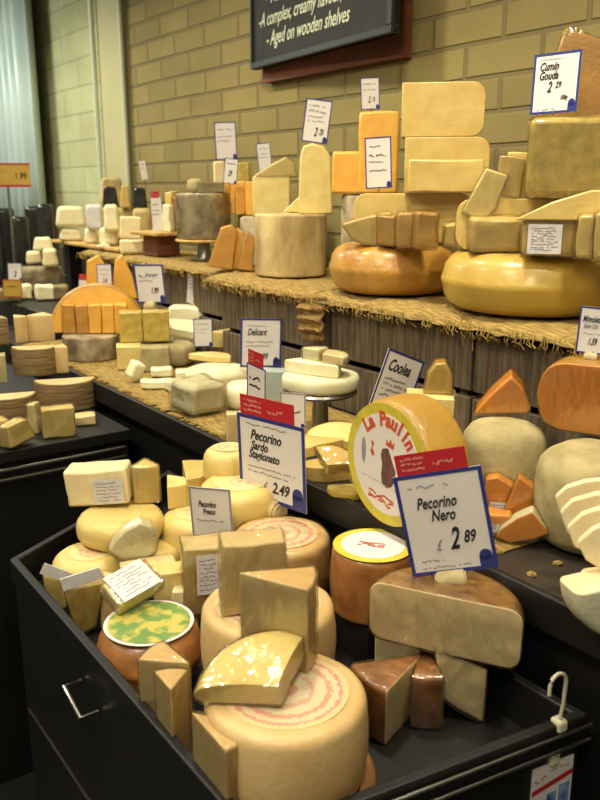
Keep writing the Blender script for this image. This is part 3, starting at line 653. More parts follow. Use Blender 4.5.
# foreground cards
card('tall white price card reading Pecorino Sardo standing on the wrapped wheel', ((241, 492), (307, 515), (304, 428), (237, 412)), .972,
     (('Pecorino', .2, .72, .15, 'ink', .75), ('Sardo', .2, .60, .13, 'ink', .75), ('Stagionato', .16, .49, .13, 'ink', .75), ('2.49', .5, .13, .17, 'ink', .75), ('£', .36, .13, .14, 'greyink', .7)),
     header=.23, peg=.13, scrib=[(.9, .015, .25, 14, .006), (.39, .012, .35, 26, .006), (.33, .012, .25, 24, .006)], seed=2)
card('white price card reading Pecorino Nero standing on the large half wheel', ((413, 577), (499, 566), (481, 467), (392, 476)), .995,
     (('Pecorino', .2, .66, .14, 'ink', .8), ('Nero', .34, .53, .14, 'ink', .8), ('2', .5, .24, .27, 'ink', .7), ('89', .66, .29, .15, 'ink', .8), ('£', .34, .24, .13, 'greyink', .7)),
     header=.2, peg=.12, scrib=[(.87, .025, .1, 9, .005), (.14, .01, -.1, 14, .006), (.07, .01, .2, 24, .005)], seed=4, pegdy=-.0)
card('grey price card leaning among the pale wedges at the left', ((193, 536), (232, 533), (232, 498), (185, 478)), .93, (('Pecorino', .2, .62, .15, 'ink', .7), ('Fresco', .3, .48, .14, 'ink', .7)), scrib=[(.35, .02, .3, 16, .008)], seed=7, border='greyink', logo=False)
# ================================================================ counter goods, right to left
def by_front(o, dy=0):
    o.location.y += dy; return o
def yz(x, y, Y): return at(x, y, Y=Y).z
# sliced white cheeses at the right edge
for i, (x, rr, lab) in enumerate(((606, .075, 'white rinded half cheese standing lowest at the right edge of the counter'), (632, .075, 'white rinded half cheese behind the lowest one at the right edge'))):
    p = at(x, 622-i*4, Z=CT); o = link('white_rind_half', revolve(profile(.082, .05, .012), 170, 48, 1, 1, .0015, i+40), mats2('cream', 'bloom'), smooth=40, bevel=.002)
    settle(o, Vector((p.x, p.y, 0)), CT, facing(p), 90, 0, 180); o.rotation_euler.z += R(38-8*i); tag(o, lab, 'half cheese')
for i, (pts, yb) in enumerate((([(555, 494), (566, 484), (585, 478), (640, 472), (640, 536), (585, 531), (562, 516)], 536), ([(560, 509), (572, 497), (596, 490), (640, 486), (640, 548), (588, 543), (567, 530)], 548), ([(567, 524), (582, 510), (606, 502), (640, 498), (640, 560), (598, 556), (574, 544)], 560), ([(577, 538), (592, 524), (612, 515), (640, 511), (640, 572), (606, 568), (586, 556)], 572))):
    poly('white_rind_slice', ('rearmost', 'second', 'third', 'nearest')[i]+' slice of white rinded cheese in the row cut by the right edge', 'cheese slice', pts, (600, yb, CT+.083), .0125, 'cream', .003, rind='bloom', wob=0, group='white rinded slices at the right edge')
ww1 = wheel('dusty_rind_cheese', 'dusty grey white round cheese carrying a small orange wedge', 'cheese wheel', 505, 422, 1.16, 82, .16, 'dusty', .035, .004, wob=.003)
ww2 = wheel('dusty_rind_cheese', 'dusty grey white round cheese under the big orange half cheese', 'cheese wheel', 600, 450, 1.155, 118, .155, 'dusty', .04, .004, wob=.003)
p = ww1.location
poly('orange_cheese_wedge', 'small orange wedge on top of the dusty round cheese', 'cheese wedge', [(474, 415), (492, 394), (511, 377), (522, 388), (530, 406), (529, 414)], (502, 416, 1.161), .07, 'mimolette', .004, True)
hm = link('orange_half_cheese', revolve(profile(.115, .118, .04, .003), 182, 48, 1, 1, .001, 61), mats2('mimolette', 'amber'), smooth=40, bevel=.002)
q = at(606, 438, Z=1.157); settle(hm, Vector((q.x, q.y+.005, 0)), 1.157, facing(q), 6, 0, -8); tag(hm, 'big round orange half cheese with its cut face to the aisle at right', 'half cheese'); wrap(hm, .0015, .002, 5)
# orange pieces with labels on the small mat
poly('orange_cheese_piece', 'orange wedge with pale rind lying nearest on the small straw mat', 'cheese piece', [(496, 540), (500, 532), (516, 521), (532, 514), (543, 527), (551, 536), (532, 543), (510, 546)], (524, 545, CT+.007), .03, 'mimolette', .003, True, rind='bloom')
poly('orange_cheese_piece', 'upright orange slice standing behind the nearest orange wedge', 'cheese piece', [(501, 518), (519, 476), (536, 489), (530, 512), (512, 530), (503, 530)], (520, 532, CT+.007), .025, 'mimolette', .003, True)
o = poly('orange_cheese_piece', 'orange piece with white label left of the upright slice', 'cheese piece', [(482, 508), (486, 478), (498, 476), (514, 486), (500, 524), (486, 524)], (498, 526, CT+.007), .025, 'mimolette', .003, True); C.objects[-1].location.y += 0
price_label(o, 0, -.003, .026, .03, .034, rows=4)
o = block('orange_cheese_piece', 'small orange piece with label low at the left of the mat', 'cheese piece', 497, 538, CT+.006, 24, 22, .03, 0, 'mimolette', film=True)
price_label(o, 0, -.003, .016, .026, .014, rows=3)
block('orange_cheese_piece', 'wrapped orange piece with crumpled film right of the upright slice', 'cheese piece', 538, 520, CT+.006, 20, 30, .03, -20, 'mimolette', film=True)
rn = random.Random(9)
for i, (x, y) in enumerate(((532, 576), (558, 565), (566, 597), (583, 618), (596, 626))):
    bm = bmesh.new(); bmesh.ops.create_icosphere(bm, subdivisions=1, radius=.006)
    for v in bm.verts: v.co = Vector((v.co.x*1.5, v.co.y, v.co.z*.6))+Vector((rn.uniform(-1, 1),)*3)*.001
    o = link('cheese_crumb', bm, M['amber' if i > 2 else 'straw']); q = at(x, y, Z=CT); o.location = (q.x, q.y, CT+.003); o.rotation_euler.z = i; tag(o, 'tiny crumb of straw or cheese on the bare counter at right', 'crumb', 'crumbs on the bare counter')
# leaning golden cheese with a big printed face
p = at(384, 527, Z=CT); fz = facing(p)
pl = link('golden_rind_cheese', revolve(profile(.108, .092, .016, .003), 360, 72, 0, 0, .0012, 70), [M['gold']], smooth=50)
ax = Matrix.Rotation(fz, 3, 'Z') @ Matrix.Rotation(R(-50), 3, 'Z') @ Matrix.Rotation(R(90), 3, 'X')      # local z = towards the viewer, turned left
pl.rotation_euler = ax.to_euler(); nrm = ax @ Vector((0, 0, 1)); rgt = Matrix.Rotation(fz, 3, 'Z') @ Vector((1, 0, 0))
pl.location = Vector((p.x, p.y, CT+.111))-nrm*.092; tag(pl, 'round golden cheese standing on edge with large white and lemon printed face', 'cheese wheel')
disc('lemon_rim', pl, .104, M['lemon_rim'], z=.0915); lf = disc('white_face_label', pl, .086, M['paper'], z=.0922)
for i, ch in enumerate('La Paulin'):
    a_ = R(132-11.5*i)
    if ch == ' ': continue
    text_part('red_letter', ch, .034, (.066*math.cos(a_)-0*.0, .066*math.sin(a_), .0932), M['red_ink'], pl, 0, .9, .0016, 'CENTER', (0, 0, math.degrees(a_)-90))
def blob(name, pts, m, par, z=.0932, sc=1):
    bm = bmesh.new(); bm.faces.new([bm.verts.new((x*sc, y*sc, z)) for x, y in pts]); bmesh.ops.triangulate(bm, faces=bm.faces[:]); return link(name, bm, m, par)
blob('printed_figure', [(-.008, .026), (.006, .03), (.012, .02), (.018, .008), (.026, -.004), (.026, -.02), (.018, -.034), (.004, -.04), (-.008, -.034), (-.010, -.018), (-.008, 0), (-.012, .014)], M['purple'], pl)
blob('printed_crown', [(0, .034), (.002, .046), (.007, .038), (.012, .048), (.016, .038), (.022, .044), (.02, .03)], M['red_ink'], pl)
blob('printed_side_figure', [(-.062, .03), (-.056, .034), (-.052, .02), (-.052, 0), (-.056, -.014), (-.062, -.006), (-.064, .014)], M['greyink'], pl)
blob('printed_ornament', [(-.038, .034), (-.03, .03), (-.034, .02), (-.028, .01), (-.034, .006), (-.040, .014), (-.036, .022)], M['red_ink'], pl)
bm = bmesh.new()
for i in range(3): strokes(bm, -.036, .03, -.058-i*.006, .003, 0, 10, .0018, i+3)
t = link('red_lettering', bm, M['red_ink'], pl); t.rotation_euler = (R(-90), 0, R(-6)); t.location = (0, 0, .0932)
bm = bmesh.new(); strokes(bm, -.066, .04, -.036, .0012, 0, 30, .0007, 9); t = link('thin_line', bm, M['greyink'], pl); t.rotation_euler = (R(-90), 0, R(-4)); t.location = (0, 0, .0934)
wb = poly('cheese_wedge', 'golden yellow wedge peeking out behind the round golden cheese', 'cheese wedge', [(412, 398), (417, 376), (424, 367), (434, 366), (441, 378), (441, 398)], (430, 398, 1.17), .04, 'yellow', .004, True, rind='gold')
q = at(430, 400, Z=1.17); q = Vector((max(q.x, -1.3), min(q.y, 1.17), 0)); zt_ = at(430, 398, Y=q.y).z; blk = block('cheese_block', 'pale cheese block hidden behind the round golden cheese', 'cheese block', 430, 470, CT, 46, None, .07, 0, 'pale', h=zt_-CT); onspot(blk, q.x, q.y); onspot(wb, q.x, q.y+.03); wb.location.z = zt_+.001
# yellow pieces left of it
for (x, y, z, rp, an, dr, h_, tl, fm, lab) in ((326, 478, CT, 34, 150, 95, .03, 0, False, 'lowest thick yellow round left of the standing golden cheese'), (318, 452, CT+.031, 30, 180, 120, .022, 8, False, 'yellow half round at the left of the yellow heap'), (343, 447, CT+.031, 34, 200, 70, .022, 14, False, 'pale yellow half round at the top of the yellow heap'), (336, 468, CT+.055, 30, 110, 60, .02, 26, True, 'shiny film wrapped yellow piece in front of the yellow heap'), (348, 496, CT, 26, 120, 250, .018, 0, False, 'flat yellow slice lowest beside the standing golden cheese')):
    wedge('yellow_cheese_piece', lab, 'cheese piece', x, y, z, rp, an, dirn=dr, m='pale' if 'pale' in lab else 'yellow', rind='lemon', h=h_, tilt=tl, film=fm, bev=.006)
# white cheeses on a steel pedestal
def stand(name, label, bx, by, Z, hgt, r, m='steel', foot='steel'):
    p = at(bx, by, Z=Z); t = empty(name, (p.x, p.y, Z)); tag(t, label, 'cheese stand')
    bm = revolve([(0, hgt-.01), (r-.004, hgt-.01), (r, hgt-.005), (r-.003, hgt), (0, hgt)], 360, 48, 0, 0); link('stand_plate', bm, M[m], t, smooth=40)
    bm = revolve([(0, .006), (r*.28, .006), (r*.24, .02), (r*.2, hgt-.02), (r*.34, hgt-.0102), (0, hgt-.0101)], 360, 24, 0, 0); link('stand_column', bm, M[foot], t, smooth=40)
    bm = revolve([(0, 0), (r*.5, 0), (r*.5, .004), (r*.3, .006), (0, .006)], 360, 32, 0, 0); link('stand_foot', bm, M[foot], t, smooth=40); return t
st = stand('cheese_stand', 'steel pedestal stand holding the white brie left of the golden cheese', 320, 437, CT, .115, .085)
sx, sy = st.location.x, st.location.y
zt = CT+.116
o = wheel('brie_cheese', 'white bloomy brie wheel on the steel pedestal', 'cheese wheel', 318, 388, zt+.034, 80, .034, 'bloom', .012, r=.088); onspot(o, sx, sy)
ux, uy = rgt.x, rgt.y
for k, (dx_, dy_, an, dr, z, h_, mm, lab) in enumerate(((-.01, .0, 170, 60, .0345, .028, 'white', 'creamy half cheese lying on the brie wheel'), (.028, -.01, 120, 20, .063, .02, 'cream', 'pale folded slice at the right of the brie pile'), (-.012, .02, 80, 100, .063, .026, 'white', 'white piece with grey wrapper topmost on the brie pile'))):
    o = wedge('brie_piece', lab, 'cheese piece', 318, 380, zt+z, 30, an, dirn=dr, m=mm, rind='bloom', h=h_, bev=.006, film=(k > 0), Rm=.07-.012*k); o.location.x = sx+ux*dx_-uy*dy_; o.location.y = sy+uy*dx_+ux*dy_
# white and grey cheeses on the long mat
MZ = CT+.008
o = block('grey_rind_cheese', 'long grey rinded wrapped cheese with its cut end to the left', 'cheese block', 209, 415, MZ, 40, None, .11, 32, 'bloom', h=.075, bevel=.012, film=True, wob=.004)
wheel('brie_cheese', 'wrapped white brie wheel under the small blue edged card', 'cheese wheel', 218, 368, CT+.06, 66, .052, 'bloom', .016)
wedge('brie_piece', 'yellow cut piece lying on the wrapped brie by the small card', 'cheese piece', 212, 360, CT+.061, 24, 160, dirn=60, m='pale', rind='bloom', h=.018)
wedge('brie_piece', 'pale yellow wedge topmost behind the Pave card', 'cheese piece', 228, 346, CT+.061, 34, 60, dirn=10, m='pale', rind='bloom', h=.05, bev=.008)['label'] = 'pale yellow wedge on the brie just left of the larger blue edged card'
wheel('brie_cheese', 'white wrapped round cheese just behind the red headed small card', 'cheese wheel', 243, 382, CT+.075, 46, .067, 'white', .025, r=.05)
wheel('brie_cheese', 'white cheese partly hidden behind the larger blue edged card', 'cheese wheel', 266, 372, CT+.06, 46, .052, 'bloom', .016, r=.048)
o = block('clear_tub', 'pale blue grey plastic tub lid beside the brie pedestal', 'tub', 276, 372, CT, 26, None, .05, 0, 'grey_lid', Zt=1.085)
wheel('grey_rind_cheese', 'grey rinded round cheese in crumpled wrap on the mat', 'cheese wheel', 172, 343, CT+.075, 46, .067, 'dusty', .022, wob=.004)
o = wedge('brie_piece', 'white folded cheese draped over the grey round cheese', 'cheese piece', 184, 336, CT+.076, 34, 150, dirn=40, m='white', rind='bloom', h=.025, tilt=8, bev=.01)
block('white_cheese_block', 'large white block behind the draped white cheese', 'cheese block', 188, 350, MZ, 36, None, .07, -10, 'white', h=.15, bevel=.01, wob=.005)
for (x, y, w_, h_, yw, rl, lab) in ((135, 383, 12, .05, 30, 28, 'upright leaning white stick of cheese, leftmost on the mat'), (162, 378, 22, .026, 0, 0, 'small round ended white piece in the middle of the mat'), (158, 390, 36, .024, -10, 0, 'long low white piece in front of the small white pieces'), (178, 392, 20, .03, 20, 0, 'shiny white piece touching the long grey rinded cheese'), (188, 380, 24, .026, 0, 0, 'white piece behind the long grey rinded cheese')):
    block('white_cheese_piece', lab, 'cheese piece', x, y, MZ, w_, None, .04, yw, 'white', h=h_, roll=rl, bevel=.006, group='small white cheeses on the long mat')
block('white_cheese_piece', 'bright white slab leaning on the pale yellow blocks', 'cheese piece', 160, 330, CT+.09, 20, None, .05, 30, 'white', h=.02, roll=-26, bevel=.004)
block('yellow_cheese_block', 'left pale yellow block standing below the long price card', 'cheese block', 132, 343, MZ+.075, 22, None, .06, 0, 'olive_block', h=.095)
block('yellow_cheese_block', 'right pale yellow block standing below the long price card', 'cheese block', 157, 342, MZ+.075, 26, None, .06, 0, 'olive_block', h=.095)
block('yellow_cheese_block', 'pale yellow square block lowest beside the mottled wheel', 'cheese block', 130, 370, MZ, 24, None, .07, 0, 'pale', h=.073)
block('tan_cheese_block', 'tan rinded block lowest between yellow and grey cheeses', 'cheese block', 156, 372, MZ, 28, None, .07, 0, 'dusty', h=.073)
g1 = wheel('mottled_rind_cheese', 'mottled grey brown wheel under the cut orange cheeses', 'cheese wheel', 91, 334, CT+.085, 56, .077, 'grey_rind', .006, wob=.003)
gx, gy = g1.location.x, g1.location.y
for i in range(5):
    o = block('orange_cheese_slice', ('leftmost', 'second', 'middle', 'fourth', 'rightmost')[i]+' upright orange cheddar block in the row on the mottled wheel', 'cheese block', 70+13*i, 334, CT+.086, 12.2, None, .07, 0, 'orange', h=.095, group='orange cheddar blocks on the mottled wheel', film=i < 2)
oh = link('orange_half_cheese', revolve(profile(.16, .05, .01), 180, 64, 1, 0, .001, 90), mats2('orange', 'amber'), smooth=40, bevel=.002)
q = at(98, 300, Z=CT+.1); settle(oh, Vector((gx+.02*ux+fw.x*.09, gy+fw.y*.09, 0)), CT+.086, facing(q), 86, 0, 0); tag(oh, 'large cut orange round standing on edge behind the orange blocks', 'half cheese')
poly('orange_cheese_wedge', 'tall bright orange wedge between the small cards and long card', 'cheese wedge', [(112, 300), (115, 263), (122, 256), (132, 276), (138, 300)], (124, 299, CT+.182), .05, 'orange', .003)
poly('orange_cheese_wedge', 'bright orange wedge behind the middle small card at left', 'cheese wedge', [(86, 299), (87, 262), (98, 256), (107, 268), (112, 299)], (99, 299, CT+.182), .05, 'orange', .003)
# riser with pale pieces behind the side counter
rp = at(40, 300, Z=1.11)
r_ = sbox('low_riser', rp.x-.5, rp.x+.34, rp.y-.10, rp.y+.22, CT, 1.10, M['black'], .004); tag(r_, 'low black riser behind the side counter carrying wrapped pale pieces', 'riser')
for (x, y, w_, h_, z, mm, fm, lab) in ((26, 300, 13, .06, 1.101, 'white', False, 'small pale square piece left behind the brown stacks'), (46, 301, 18, .06, 1.101, 'white', False, 'pale square piece in the middle behind the brown stacks'), (62, 300, 14, .055, 1.101, 'dusty', True, 'dull wrapped piece right of the pale square ones'), (9, 303, 24, .05, 1.101, 'dusty', True, 'crumpled grey film pack at the far left')):
    block('pale_cheese_piece', lab, 'cheese piece', x, y, z, w_, None, .08, 6, mm, h=h_, film=fm, bevel=.008, wob=.004)
yy_ = rp.y+.10
dw = rear('grey_wrapped_round', 'dark grey wrapped round beneath the pale halves at left', 'cheese wheel', 22, 62, 268, 286, yy_, .10, 'grey_rind', Zb=1.101, bevel=.02, film=True); z1_ = at(45, 268, Y=yy_).z+.001
rear('pale_cheese_piece', 'left pale half cheese on the dark grey wrapped round', 'cheese piece', 27, 43, 252, 270, yy_+.015, .07, 'cream', Zb=z1_, bevel=.014, taper=.2)
rear('pale_cheese_piece', 'right pale half cheese on the dark grey wrapped round', 'cheese piece', 43, 59, 250, 268, yy_+.02, .07, 'cream', Zb=z1_, bevel=.014, taper=.2)
rear('pale_cheese_piece', 'topmost pale wedge of the stack left of the orange cheeses', 'cheese piece', 33, 54, 238, 252, yy_+.02, .06, 'white', Zb=at(45, 251.5, Y=yy_+.02).z, bevel=.01, taper=.3)
for i, (x0, x1, y0, YY) in enumerate(((-14, 5, 212, 1.28), (2, 20, 209, 1.38), (17, 33, 217, 1.28), (31, 46, 207, 1.40), (43, 58, 205, 1.30))):
    rear('dark_wrapped_pack', ('tall edge cut', 'leftmost tall', 'second tall', 'third tall', 'fourth tall', 'farthest edge cut')[i]+' dark shiny wrapped pack at the far left', 'pack', x0, x1, y0, 285, YY+.1, .09, 'dark_jar', bevel=.02, Zb=CT, group='dark wrapped packs at far left')
# ================================================================ shelf goods
MS = SH+.002
g1 = wheel('gouda_cheese', 'large smooth yellow gouda wheel at the right of the shelf', 'cheese wheel', 545, 262, 1.425, 200, .123, 'lemon', .048, .004, r=.192)
c = at(530, 321, Z=SH); v = Vector((c.x, c.y, 0)).normalized(); g1.location = (c.x+v.x*.18, c.y+v.y*.18, MS)
g2 = wheel('gouda_cheese', 'large amber rinded gouda wheel left of the yellow one', 'cheese wheel', 400, 260, 1.425, 160, .118, 'amber', .045, .004, r=.160, topm=None)
v = Vector((g1.location.x, g1.location.y, 0)); c = at(400, 299, Z=SH); vv = Vector((c.x, c.y, 0)).normalized(); g2.location = (c.x+vv.x*.160-.012, c.y+vv.y*.160-.015, MS)
G1, G2 = MS+.124, MS+.119
print('gouda gap', (g1.location-g2.location).length, g1.location, g2.location)
def on(o, base, dx_, dy_):
    f_ = facing(base.location); o.location.x = base.location.x+math.cos(f_)*dx_-math.sin(f_)*dy_; o.location.y = base.location.y+math.sin(f_)*dx_+math.cos(f_)*dy_; return o
def lie(label, x, y, Z, Rm, ang, h, dirn, m, rind, **k): return wedge('gouda_piece', label, 'cheese piece', x, y, Z, 0, ang, dirn=dirn, m=m, rind=rind, h=h, Rm=Rm, **k)
# pieces along the front of the goudas
poly('gouda_piece', 'pointed yellow wedge lying leftmost on the amber wheel', 'cheese piece', [(342, 224), (368, 216), (392, 212), (392, 246), (368, 246), (352, 240)], (370, 246, {'Y': g2.location.y-.12, 'Z': G2}), .05, 'yellow', .005, True)
YG2 = g2.location.y-.115; YG1 = g1.location.y-.14
for i, (x0, x1, y0) in enumerate(((376, 395, 217), (396, 415, 214), (416, 437, 213))):
    rear('gouda_piece', ('left', 'middle', 'right')[i]+' brown rinded end piece of the three on the front of the amber wheel', 'cheese piece', x0, x1, y0, 246, YG2, .06, 'gold', Zb=G2, bevel=.006, yaw=(-16, 0, 12)[i], film=True, group='brown rinded end pieces on the amber wheel')
for i, (x0, x1, y0, yw) in enumerate(((441, 456, 224, -20), (455, 469, 222, -12), (470, 521, 218, 8), (522, 574, 216, 0), (574, 592, 216, -14), (592, 612, 214, -16))):
    o = rear('gouda_piece', ('small wrapped end piece leftmost on the yellow wheel', 'second small wrapped end piece on the yellow wheel', 'wide yellow piece with cut face in the middle of the yellow wheel', 'yellow piece carrying a white barcode label', 'wrapped yellow end piece right of the barcode label', 'wrapped yellow end piece at the picture edge')[i], 'cheese piece', x0, x1, y0, 252, YG1+(.05 if i == 0 else .015 if i == 1 else 0), .07, 'yellow', Zb=G1, bevel=.009, yaw=yw, film=True)
    if i == 3: price_label(o, -.008, -.0065, .032, .062, .055, rows=9)
# second layer: half wheels whose cut face looks to the aisle
def half(label, base, dx_, dy_, Z, Rm, h, m, rind, yaw=90, bev=.03, film=False, ang=180):
    o = wedge('half_gouda', label, 'half cheese wheel', 500, 200, Z, 0, ang, dirn=yaw, m=m, rind=rind, h=h, Rm=Rm, bev=bev, top=1, film=film); return on(o, base, dx_, dy_)
L1 = max(G1, G2)+.001
half('lying half gouda behind the pieces on the amber wheel', g2, .05, .01, L1, .145, .115, 'yellow', 'gold', 88)
half('lying half gouda behind the pieces on the yellow wheel', g1, .0, .02, L1, .17, .105, 'yellow', 'lemon', 92)
L2 = L1+.117
def at_y(x, y, Y, o, Z):
    q = at(x, y, Y=Y); o.location.x = q.x; o.location.y = q.y; return o
def half_up(label, x0, x1, y0, y1, Y, m, rind, Zb=None, ang=180, d=None, name='half_gouda'):
    q = at((x0+x1)/2, y1, Y=Y); k = mpp(q); z0 = q.z if Zb is None else Zb; z1 = at((x0+x1)/2, y0, Y=Y).z; n_id[0] += 1; Rm = (x1-x0)*k/2
    Rm *= 2; bm = revolve(profile(Rm, z1-z0, .03, 0), 90, 48, 1, 1, .001, n_id[0]); bmesh.ops.rotate(bm, verts=bm.verts[:], matrix=Matrix.Rotation(R(-45), 3, 'Z')); bmesh.ops.translate(bm, verts=bm.verts[:], vec=(-Rm/2, 0, 0))
    if d: bmesh.ops.scale(bm, vec=(1, d/Rm, 1), verts=bm.verts[:])
    o = link(name, bm, mats2(m, rind), smooth=40, bevel=.002); settle(o, q, z0, facing(q), 0, 0, 0); tag(o, label, 'half cheese'); return o
Lz = L2+.001
a1 = half_up('upright half gouda with flat face, lower of the two stacked blocks', 404, 487, 137, 191, 1.44, 'yellow', 'gold', L1+.116, d=.12)
a2_ = half_up('upright half gouda with flat face, upper of the two stacked blocks', 401, 483, 82, 136, 1.44, 'yellow', 'gold', a1.location.z+at(445, 137, Y=1.44).z-(L1+.116)+.001, d=.12)
rear('gouda_piece', 'yellow slab leaning at the front of the lower stacked half gouda', 'cheese piece', 408, 482, 160, 191, 1.415, .02, 'yellow', Zb=L1+.116)
b1 = rear('herb_cheese_block', 'big mottled yellow green block under the Cumin Gouda card', 'cheese block', 527, 640, 118, 188, 1.38, .16, 'olive_block', Zb=L1+.107, bevel=.012, film=True)
zb1 = at(583, 118, Y=1.38).z+.001
poly('gouda_wedge', 'huge amber wedge pointing up behind the Cumin Gouda card', 'cheese wedge', [(536, 118), (545, 84), (566, 26), (600, 38), (650, 52), (650, 118)], (590, 118.5, {'Y': 1.54, 'Z': zb1}), .10, 'amber', .006, True, rind='gold')
o = poly('gouda_piece', 'shiny wrapped yellow wedge slanting against the stacks', 'cheese piece', [(462, 212), (486, 168), (508, 175), (496, 208), (482, 220)], (484, 222, {'Y': YG1+.02, 'Z': G1+.058}), .025, 'pale', .004, True)
rear('gouda_piece', 'front thin yellow slice standing by the mottled block', 'cheese slice', 494, 519, 158, 190, 1.36, .012, 'yellow', roll=6, Zb=L1+.107, film=True)
rear('gouda_piece', 'rear thin yellow slice standing against the mottled block', 'cheese slice', 504, 527, 154, 190, 1.38, .010, 'yellow', roll=4, Zb=L1+.107)
poly('gouda_piece', 'long thin yellow wedge lying above the barcode piece', 'cheese piece', [(514, 216), (552, 202), (592, 190), (640, 190), (640, 216)], (570, 216, {'Y': YG1+.01, 'Z': G1+.069}), .05, 'yellow', .003)
# tall grey cylinder and orange blocks
q = at(352, 272, Y=1.47); tw = wheel('grey_rind_cylinder', 'tall mottled grey cylinder behind the amber gouda wheel', 'cheese wheel', 0, 0, 1.55, 10, .235, 'grey_rind', .008, wob=.004, r=.085); tw.location = (q.x-.02, q.y+.085, MS)
zt = MS+.236
rear('orange_cheese_block', 'lower left orange block on the tall grey cylinder', 'cheese block', 332, 366, 152, 196, 1.475, .08, 'orange', Zb=zt)
rear('orange_cheese_block', 'tall orange block behind a price card left of the stacked half goudas', 'cheese block', 358, 397, 112, 190, 1.50, .08, 'orange', Zb=zt)
# tan cylinder group
q = at(291, 278, Z=SH); vv = Vector((q.x, q.y, 0)).normalized()
tc = wheel('tan_rind_cylinder', 'tall crusty tan cylinder in the middle of the shelf', 'cheese wheel', 0, 0, 1.5, 10, .178, 'tan_rind', .006, wob=.004, r=.108); tc.location = (q.x+vv.x*.09, q.y+vv.y*.09, MS)
TZ = MS+.179; Yt = tc.location.y
poly('pale_cheese_wedge', 'thin pale wedge with white rind slanting on the tan cylinder', 'cheese wedge', [(283, 212), (306, 190), (312, 193), (318, 213)], (300, 213, TZ), .05, 'pale', .003, rind='white')
s1 = poly('pale_cheese_block', 'tall pale yellow slab with rounded top behind the tan cylinder', 'cheese block', [(298, 212), (300, 156), (303, 146), (312, 143), (324, 146), (331, 156), (333, 212)], (316, 207, {'Y': Yt+.05, 'Z': TZ}), .035, 'pale', .005)
bb = wheel('grey_rind_cylinder', 'grey cylinder behind the cut orange wedges', 'cheese wheel', 0, 0, 1.5, 10, .16, 'grey_rind', .006, wob=.004, r=.09); qq = at(252, 255, Y=1.52); bb.location = (qq.x, qq.y+.06, MS)
rear('pale_cheese_block', 'square pale yellow block left of the tall slab', 'cheese block', 253, 290, 177, 216, bb.location.y-.04, .10, 'pale', Zb=MS+.161, bevel=.004)
zz = at(270, 177, Y=bb.location.y-.04).z
poly('pale_cheese_wedge', 'pale wedge with pointed tip lying on the square yellow block', 'cheese wedge', [(253, 177), (272, 164), (286, 157), (294, 162), (297, 177)], (275, 177.5, {'Y': bb.location.y-.03, 'Z': zz+.001}), .09, 'pale', .004, True, rind='bloom')
for i in range(3):
    rear('orange_cheese_slice', ('left', 'middle', 'right')[i]+' upright orange slice in the row of three left of the square block', 'cheese slice', 226+10*i, 235.5+10*i, 182, 218, bb.location.y+.0, .07, 'orange', Zb=MS+.161, bevel=.003, group='orange slices in a row of three')
rear('pale_cheese_block', 'small cream block behind the small card at the wall', 'cheese block', 214, 226, 162, 190, 1.70, .05, 'cream', Zb=MS)
rear('green_cheese_block', 'small dull green block by the wall behind the small card', 'cheese block', 236, 250, 163, 185, 1.68, .05, 'olive_block', Zb=MS)
poly('orange_cheese_wedge', 'left orange wedge of the pair in front of the grey cylinder', 'cheese wedge', [(208, 266), (221, 228), (231, 225), (237, 230), (232, 270)], (222, 270, MS), .05, 'orange', .003, True)
poly('orange_cheese_wedge', 'thin orange wedge edge between the pair by the tan cylinder', 'cheese wedge', [(232, 270), (237, 229), (243, 234), (240, 270)], (237, 269, MS), .05, 'orange', .002)
poly('orange_cheese_wedge', 'right orange wedge leaning beside the tan cylinder', 'cheese wedge', [(238, 270), (246, 233), (255, 239), (252, 272)], (246, 271, MS), .05, 'orange', .003, True)
# big grey cylinder on a board stand
st2 = stand('board_stand', 'round light wood stand with a steel foot under the wrapped grey cylinder', 204, 252, MS, .075, .105, 'plank_h'); qs = at(204, 242, Y=1.50); st2.location.x, st2.location.y = qs.x, qs.y; sx2, sy2 = qs.x, qs.y
gc = wheel('grey_rind_cylinder', 'film wrapped mottled grey cylinder on the round wood stand', 'cheese wheel', 0, 0, 1.5, 10, .16, 'grey_rind', .006, wob=.004, r=.095); gc.location = (sx2, sy2, MS+.077); wrap(gc, .002, .005, 31)
zc_ = MS+.238
o = wedge('grey_cheese_piece', 'grey cone shaped piece on the wrapped grey cylinder', 'cheese piece', 180, 188, zc_, 0, 360, dirn=0, m='dusty', rind='dusty', h=.05, Rm=.03, bev=.02); onspot(o, sx2-ux*.04, sy2-uy*.04)
block('grey_cheese_piece', 'crumpled film wrapped piece on top of the wrapped grey cylinder', 'cheese piece', 205, 188, zc_, 18, None, .05, 0, 'dusty', h=.035, film=True); onspot(C.objects[-1].parent or C.objects[-1], sx2+ux*.03, sy2+uy*.03)
# small board on a dark block
q = at(162, 255, Z=MS); q.y = max(q.y, CF+.16)
dk = sbox('dark_wood_block', q.x-.06, q.x+.06, q.y-.05, q.y+.05, MS, MS+.078, M['redwood'], .004); tag(dk, 'dark wooden block holding up the small light board', 'block')
sb = sbox('serving_board', q.x-.11, q.x+.11, q.y-.08, q.y+.09, MS+.0785, MS+.092, M['plank_h'], .004); tag(sb, 'small light wooden board under the red topped white card', 'board')
BZ = MS+.0925
for (dx_, dy_, w_, h_, mm, lab) in ((-.07, .02, .05, .13, 'cream', 'tall cream piece on the small light board'), (.03, .04, .045, .15, 'yellow', 'yellow upright piece right of the red topped card'), (.085, .0, .035, .10, 'white', 'white upright piece at the right end of the small board'), (-.02, .06, .05, .12, 'dusty', 'grey rinded piece at the back of the small board'), (.06, .05, .03, .13, 'brown_rind', 'dark brown piece at the back of the small board')):
    n_id[0] += 1; o = link('cheese_piece', slab(w_, .035, h_, .004, n_id[0]*7, .15), M[mm], smooth=40, bevel=.005); o.location = (q.x+dx_, q.y+dy_-.02, BZ); o.rotation_euler.z = R(10*dx_*100/3); tag(o, lab, 'cheese piece')
